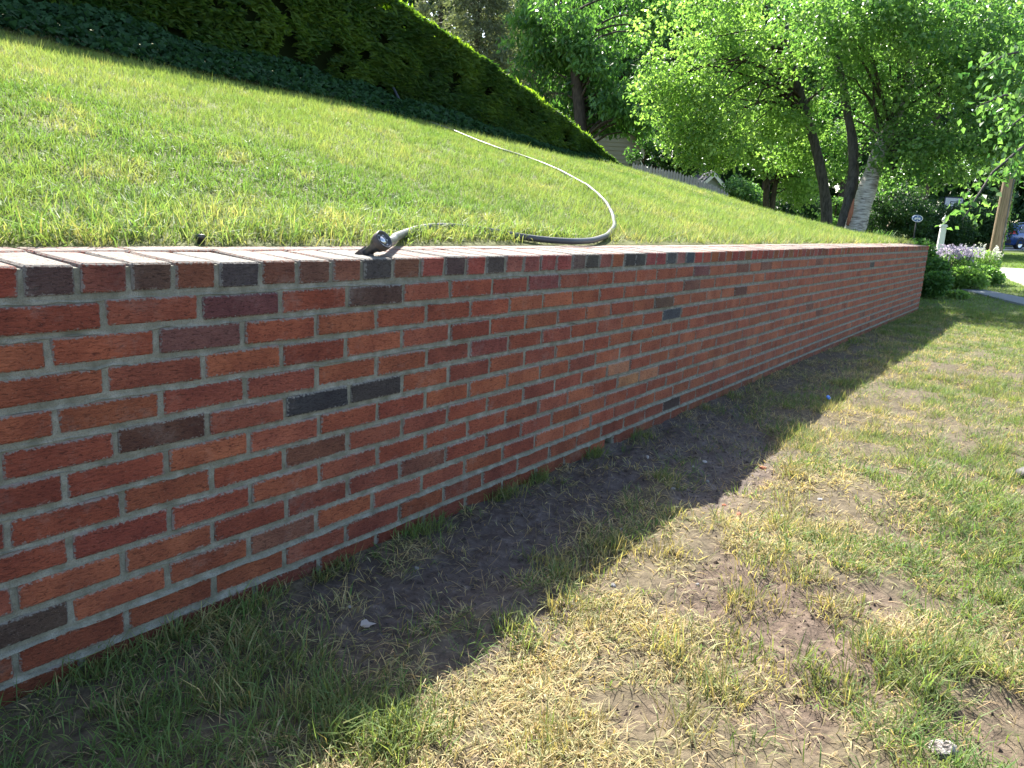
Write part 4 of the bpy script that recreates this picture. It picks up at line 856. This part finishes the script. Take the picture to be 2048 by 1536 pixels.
f += [tuple(range(m)), tuple(range((len(ST)-1)*m, len(ST)*m))[::-1]]
mb = MB(); mb.add(v, f); body = mb.build('body', cb_.m, car, True)
for s_ in (-1, 1):
    for (x0, x1, za, zb_) in ((.75, 1.55, 1.10, 1.56), (1.65, 2.45, 1.09, 1.58), (2.53, 3.1, 1.08, 1.36)):
        y0, y1 = .912*s_, .74*s_; mb = MB(); mb.poly([(x0-.12 if x0 < 1 else x0, y0, za), (x1+(.12 if x0 > 2.5 else 0), y0, za), (x1, y1+.02*s_, zb_), (x0+.15 if x0 < 1 else x0, y1+.02*s_, zb_)], (0, .025*s_, 0)); mb.build('side_window', gl, car)
    mb = MB(); mb.tube([(.52, .93*s_, 1.09), (.9, .80*s_, 1.53), (1.6, .775*s_, 1.60), (2.5, .775*s_, 1.60), (2.95, .84*s_, 1.36)], .012, 5); mb.build('window_trim', chrome, car)
    mb = MB(); mb.poly([(.02, .62*s_, .98), (.02, .84*s_, .98), (.28, .935*s_, 1.0), (.30, .92*s_, 1.12), (.14, .84*s_, 1.20), (.05, .66*s_, 1.10)], (-.03, .02*s_, 0)); mb.build('tail_light', red, car)
    mb = MB(); mb.tube([(.5, .66*s_, 1.66), (1.2, .68*s_, 1.73), (2.3, .68*s_, 1.72), (2.6, .66*s_, 1.64)], .018, 6); mb.build('roof_rail', chrome, car)
    for x0 in (.85, 3.6):
        Aw = axes_to((0, 1, 0)); mb = MB(); mb.lathe([(.22,-.11),(.33,-.11),(.36,-.07),(.36,.07),(.33,.11),(.22,.11)], (x0, .82*s_, .36), Aw, 26); wl = mb.build('wheel', tyre, car, True)
        mb = MB(); mb.lathe([(0,.10*s_),(.05,.105*s_),(.20,.085*s_),(.225,.11*s_)], (x0, .82*s_, .36), Aw, 20); mb.build('rim', chrome, wl, True)
        mb = MB(); an = np.linspace(-.15, math.pi+.15, 14); mb.tube([(x0+.41*math.cos(w), .915*s_, .36+.41*math.sin(w)) for w in an], .04, 6); mb.build('wheel_arch', pl, car, True)
mb = MB(); mb.poly([(.10, -.66, 1.10), (.10, .66, 1.10), (.36, .58, 1.50), (.36, -.58, 1.50)], (-.05, 0, .01)); mb.build('rear_window', gl, car)
mb = MB(); mb.box((.02, 0, .50), (.12, 1.6, .26)); mb.build('rear_bumper', pl, car); mb = MB(); mb.box((-.03, 0, .80), (.03, .52, .13)); mb.build('licence_plate', plain('plate_white', (.6, .6, .6), .5), car)
mb = MB(); mb.box((.30, 0, 1.62), (.28, 1.15, .04)); mb.build('roof_spoiler', cb_.m, car)

# ------------------------------------------------------------------ planting beyond the end of the wall
def bush(px, py, d, rx, h, mat, name, label, n, L, Wd, cat='shrub', t0=.5, spikes=None):
    c = PD(px, py, d); g0 = hz(c[0], c[1]); root = empty(name, (c[0], c[1], g0), label, cat); mb = MB(); rad = rx*d/F; hgt = max(h*d/F, c[2]-g0+h*d/F*.5)
    tips = np.stack([RNG.normal(0, .42, 40)*rad, RNG.normal(0, .42, 40)*rad, RNG.uniform(.5, 1, 40)*hgt], -1)
    for t_ in tips[:22]: mb.tube([np.array([t_[0]*.2, t_[1]*.2, -.03]), t_*np.array([.7, .7, .6]), t_], [.012, .008, .003], 4, False)
    mb.build('stems', BK_DARK, root)
    dd_ = rdir(n)*(RNG.random(n)**.4)[:, None]*np.array([rad, rad, hgt*.52]); C = np.array([c[0], c[1], g0+hgt*.5])+dd_*(.75+.6*fbm(dd_[:, 0]*4+px, dd_[:, 2]*4+dd_[:, 1]*3, 3))[:, None]; C[:, 2] = np.maximum(C[:, 2], g0+.02)
    leaves_obj('foliage', C, nrm(dd_)+RNG.normal(0, .6, (n, 3))+np.array([0, 0, -.2]), RNG.normal(size=(n, 3))*.7+np.array([0, 0, 1]), L*RNG.uniform(.6, 1.3, n), Wd*RNG.uniform(.7, 1.3, n), RNG.normal(t0, .25, n), mat, root)
    if spikes:
        ns, col = spikes; mb = MB(); P_ = []
        for k in range(ns):
            a = RNG.uniform(-1, 1, 2)*np.array([rad, rad])*.85; b = np.array([*a, hgt*RNG.uniform(.7, .9)]); tp_ = b+np.array([*RNG.normal(0, .05, 2), hgt*RNG.uniform(.18, .32)]); w_ = np.linspace(0, 1, 14)[:, None]; Q = b+(tp_-b)*w_; P_.append(Q+RNG.normal(0, .012, Q.shape))
        Q = np.vstack(P_)+np.array(root.location); m_ = len(Q); leaves_obj('flower_spikes', Q, rdir(m_)+np.array([0, 0, .5]), rdir(m_), .05, .035, RNG.random(m_), col, root)['kind'] = 'stuff'
    return root
LAV = leafmat('lavender_petal', (.36, .31, .40), (.62, .57, .64), .35, .6, .2, False, (1.1, 1.05, 1.15)); WFL = leafmat('white_petal', (.5, .5, .44), (.75, .75, .68), .35, .6, .2, False, (1.05, 1.05, 1.0))
bush(1918, 512, 16, 40, 22, LF_MID, 'lavender_plant', 'clump of pale lavender flower spikes beside the white lamp post', 2200, .06, .03, 'plant', .5, (75, LAV))
bush(1965, 508, 16.5, 34, 14, LF_LIGHT, 'flowering_shrub', 'low shrub with small pale flowers at the foot of the utility pole', 1800, .06, .045, 'shrub', .6, (30, WFL))
bush(1868, 535, 13.2, 26, 44, LF_DEEP, 'leafy_shrub', 'dark green shrub crowding the far end of the brick wall', 3600, .075, .05)
bush(1868, 575, 12.4, 30, 55, LF_DEEP, 'leafy_shrub', 'bushy weeds growing against the bottom of the wall end', 2600, .07, .035, 'shrub', .5)
bush(1925, 550, 14.5, 46, 26, LF_LIGHT, 'leafy_shrub', 'bright yellow green leafy plant in front of the lavender', 2800, .085, .06, 'shrub', .55)
bush(1968, 548, 16, 38, 30, LF_MID, 'leafy_shrub', 'green shrub covering the foot of the utility pole', 2600, .08, .05, 'shrub', .5)
bush(1838, 490, 15, 45, 16, LF_DEEP, 'leafy_shrub', 'low ground shrub behind the corner of the wall, below the oval sign', 3200, .08, .055, 'shrub', .45)
bush(1915, 590, 12.6, 20, 16, LF_LIGHT, 'weed_plant', 'small yellow green weed in the shade beside the walkway', 700, .08, .05, 'plant', .6)
def tall_grass(px, py, d, n, h, label):
    c = PD(px, py, d); g0 = hz(c[0], c[1])-.02; root = empty('tall_grass', (c[0], c[1], g0), label, 'grass clump', 'tall grass by the birch'); V = []; az = RNG.uniform(0, 6.28, n); r0 = .28*np.sqrt(RNG.random(n)); hh = h*RNG.uniform(.6, 1.1, n); out = RNG.uniform(.15, .7, n)
    bs = np.stack([r0*np.cos(az*1.7), r0*np.sin(az*1.7), 0*az], -1); dh = np.stack([np.cos(az), np.sin(az), 0*az], -1); sd = np.stack([-np.sin(az), np.cos(az), 0*az], -1)*.007
    rows = [];
    for k, (fo, fz, fw) in enumerate(((0, 0, 1), (.25, .55, 1), (.65, .9, .8), (1.1, .85, .12))): p = bs+dh*(hh*out*fo)[:, None]+np.array([0, 0, 1])*(hh*fz)[:, None]; rows += [p-sd*fw, p+sd*fw]
    V = np.stack(rows, 1).reshape(-1, 3); i = np.arange(n)[:, None]*8; q = np.concatenate([i+np.array([[0, 1, 3, 2]]), i+np.array([[2, 3, 5, 4]]), i+np.array([[4, 5, 7, 6]])])
    me = fast_mesh('blades', V, q, {'tint': ('FLOAT', np.repeat(RNG.normal(.5, .3, n), 8).clip(0, 1).astype(np.float32))}); obj('blades', me, LF_MID, root)
for a in ((1748, 455, 14.0, 420, 1.1, 'tall arching grass clump right of the white birch trunk'), (1785, 468, 13.6, 420, .95, 'arching grass clump nearest to the far end of the coping'), (1668, 455, 14.2, 260, .8, 'tall grass clump at the foot of the leaning trunk'), (1625, 440, 14.5, 260, .7, 'tall grass clump on the crest left of the leaning trunk')): tall_grass(*a)
# branch of a nearer tree reaching in from the right
P = down(path([(2330,520),(2320,400),(2290,250),(2250,100),(2230,-50)], 10)); tr = tree_root('roadside_tree', P[0], 'leafy tree outside the right edge whose branches hang in front of the utility pole')
trunk_tube('trunk', P, np.linspace(.16, .06, len(P)), BK_GREY, tr); mb = MB(); tw = []
for line in ([(2290,250),(2150,250),(2050,290),(1985,345),(1950,400),(1925,440)], [(2290,250),(2120,190),(2010,190),(1950,215)], [(2250,100),(2100,90),(2010,110),(1960,140)], [(2290,250),(2130,300),(2060,330),(2010,330)], [(2250,100),(2130,150),(2050,230),(2000,270)], [(2290,250),(2140,340),(2070,400)]):
    L0 = path(line, 10, 9.2); mb.tube(L0-np.array(tr.location), np.linspace(.03, .006, len(L0)), 6); t_ = np.linspace(0, len(L0)-1, 60); tw.append(np.stack([np.interp(t_, range(len(L0)), L0[:, i]) for i in range(3)], 1)[14:])
mb.build('branches', BK_GREY, tr, True); Q = np.vstack(tw); C = np.repeat(Q, 3, 0)+RNG.normal(0, .11, (len(Q)*3, 3))+np.array([0, 0, -.05]); n = len(C)
leaves_obj('crown', C, RNG.normal(0, .6, (n, 3))+np.array([0, 0, -.7]), RNG.normal(size=(n, 3))+np.array([0, 0, .6]), .10*RNG.uniform(.6, 1.25, n), .065*RNG.uniform(.7, 1.2, n), RNG.normal(.4, .3, n), LF_MID, tr)

# ------------------------------------------------------------------ small things on the lower ground
def stone_mesh(seed, squash=.6):
    rr = np.random.default_rng(seed); bm = bmesh.new(); bmesh.ops.create_icosphere(bm, subdivisions=2, radius=1)
    for v in bm.verts:
        d = np.array(v.co); k = 1+.25*math.sin(d[0]*2.3+seed)+.2*math.sin(d[1]*3.1+seed*2)+rr.normal(0, .06); v.co = Vector((d[0]*k, d[1]*k*.8, d[2]*k*squash))
    me = bpy.data.meshes.new('stone'); bm.to_mesh(me); bm.free(); return me
pale = plain('pale_stone', (.42, .39, .36), .85, 0, .3, 60, .2, .5); redst = plain('brick_chip', (.40, .14, .09), .9, 0, .3, 60, .2, .5); gry = plain('grey_stone', (.24, .235, .23), .85, 0, .3, 60, .2, .5)
STN = [(1478,1031,11,redst,'reddish brick chip in the sun just past the shadow edge'),(1566,1036,10,pale,'whitish stone in the sunlit straw right of the reddish chip'),(1450,1012,8,redst,'small red brick chip at the shadow edge'),(1295,916,9,pale,'pale stone on shaded mud below the weep hole'),(1345,978,8,gry,'grey stone in the shaded mud near the shadow edge'),
       (1408,925,8,pale,'small pale stone in the far shaded mud'),(1415,965,7,gry,'grey pebble among shaded stones near the shadow edge'),(1385,935,7,pale,'pale pebble in the middle of the shaded stones'),(1225,1172,11,gry,'grey stone beside a straw tuft at the shadow edge'),(495,1188,13,pale,'pale mortar lump at the foot of the wall'),(560,1168,10,pale,'small pale mortar lump against the wall base'),
       (835,1140,12,gry,'dark grey stone on the shaded soil near the wall'),(1005,1240,12,gry,'grey stone on shaded soil next to a green tuft'),(850,1385,11,gry,'dark stone near the bottom shadow edge'),(1640,1000,8,pale,'white pebble in sunlit straw'),(1525,938,12,redst,'flat red brick fragment at the tip of the shadow'),(1240,1060,8,gry,'small grey pebble in the shaded grass'),(1090,1395,10,pale,'pale pebble in sunlit grass near the bottom edge'),(1395,1170,8,gry,'small pebble at the top of the sunlit mud'),(1855,1050,7,pale,'whitish pebble in the green grass at right'),(700,1215,9,pale,'small pale lump in the shaded grass near the wall')]
for i, (a, b, r, mat, lab) in enumerate(STN):
    c = cast(a, b, ground_z, .5, 16); d = float((c-CAM)@f_); o = tag(obj('stone', stone_mesh(i+1), mat), lab, 'stone', 'loose stones on the lower ground'); s_ = r*.62*d/F; o.scale = (s_, s_, s_); o.location = (c[0], c[1], c[2]+s_*.25); o.rotation_euler = (random.uniform(-.3, .3), random.uniform(-.3, .3), random.uniform(0, 6))
t = NT('mottled_rock', .9, .2); n1 = t.noise(55, 6, t.coord('Object', (.04, .04, .04))); t.base(t.ramp(t.noise(1.6, 6, t.coord()), [(.38, (.05, .045, .04)), (.5, (.34, .30, .27)), (.65, (.55, .50, .46))])); t.bump(t.noise(3, 6, t.coord()), .8, .05)
c = cast(1882, 1505, ground_z, .5, 9); o = tag(obj('rock', stone_mesh(77, .55), t.m), 'mottled white and grey rock at the bottom right', 'rock'); o.scale = (.034, .026, .026); o.location = (c[0], c[1], c[2]+.008); o.rotation_euler = (0, 0, -.5)
c = cast(1655, 802, ground_z, .5, 16); mb = MB(); mb.lathe([(0, .010), (.010, .010), (.0135, .008), (.0145, 0), (.012, 0)], (0, 0, 0), None, 18); o = tag(mb.build('bottle_cap', plain('cap_blue', (.12, .25, .62), .4), None, True, (c[0], c[1], c[2]+.02)), 'tiny blue bottle cap on the shaded grass beside the wall', 'bottle cap'); o.rotation_euler = (.7, -.4, 0)
dry = leafmat('dead_leaf', (.30, .25, .21), (.48, .43, .38), .2, .8, .1, False, (1, .9, .7))
c = cast(735, 1257, ground_z, .5, 9); Cc = np.array([c+np.array([0, 0, .012]), c+np.array([.03, -.012, .014]), c+np.array([-.018, .012, .010])]); lv = leaves_obj('dead_leaf', Cc[:1], np.array([[.8, -.5, .05]]), np.array([[.3, -.3, 1.0]]), .040, .034, np.array([.6]), dry, None, True); tag(lv, 'pale curled dead leaf on the shaded soil near the wall', 'leaf')
# toe of a shoe at the right edge
c = cast(2033, 962, ground_z, .5, 9); sd_ = nrm(np.array([_r[0], _r[1], 0])); sh = empty('work_shoe', (c[0], c[1], gz(c[0], c[1])), 'dark grey work shoe whose toe just enters at the right edge', 'shoe', None, math.atan2(sd_[1], sd_[0]))
v = []; f = []; SC = [(0,.018,.012,.035),(.012,.034,.0,.050),(.04,.044,0,.062),(.09,.048,0,.072),(.14,.042,0,.088),(.18,.036,0,.105),(.23,.036,0,.112),(.275,.034,0,.11),(.29,.02,.01,.10)]
for (x0, w_, zb_, zt2) in SC:
    for k in range(12): a = 2*math.pi*k/12; v.append((x0, w_*math.cos(a), .022+(zt2-.022)*.5*(1+math.sin(a))))
for i in range(len(SC)-1):
    for k in range(12): f.append((i*12+k, (i+1)*12+k, (i+1)*12+(k+1) % 12, i*12+(k+1) % 12))
f += [tuple(range(12)), tuple(range((len(SC)-1)*12, len(SC)*12))[::-1]]
mb = MB(); mb.add(v, f); mb.build('upper', plain('shoe_leather', (.055, .05, .048), .65, 0, .3, 60, .3, .3), sh, True)
mb = MB(); mb.poly([(x0, w_*1.08, 0) for x0, w_, _, _ in SC]+[(x0, -w_*1.08, 0) for x0, w_, _, _ in SC[::-1]], (0, 0, .026)); mb.build('sole', plain('shoe_sole', (.02, .02, .02), .8), sh)
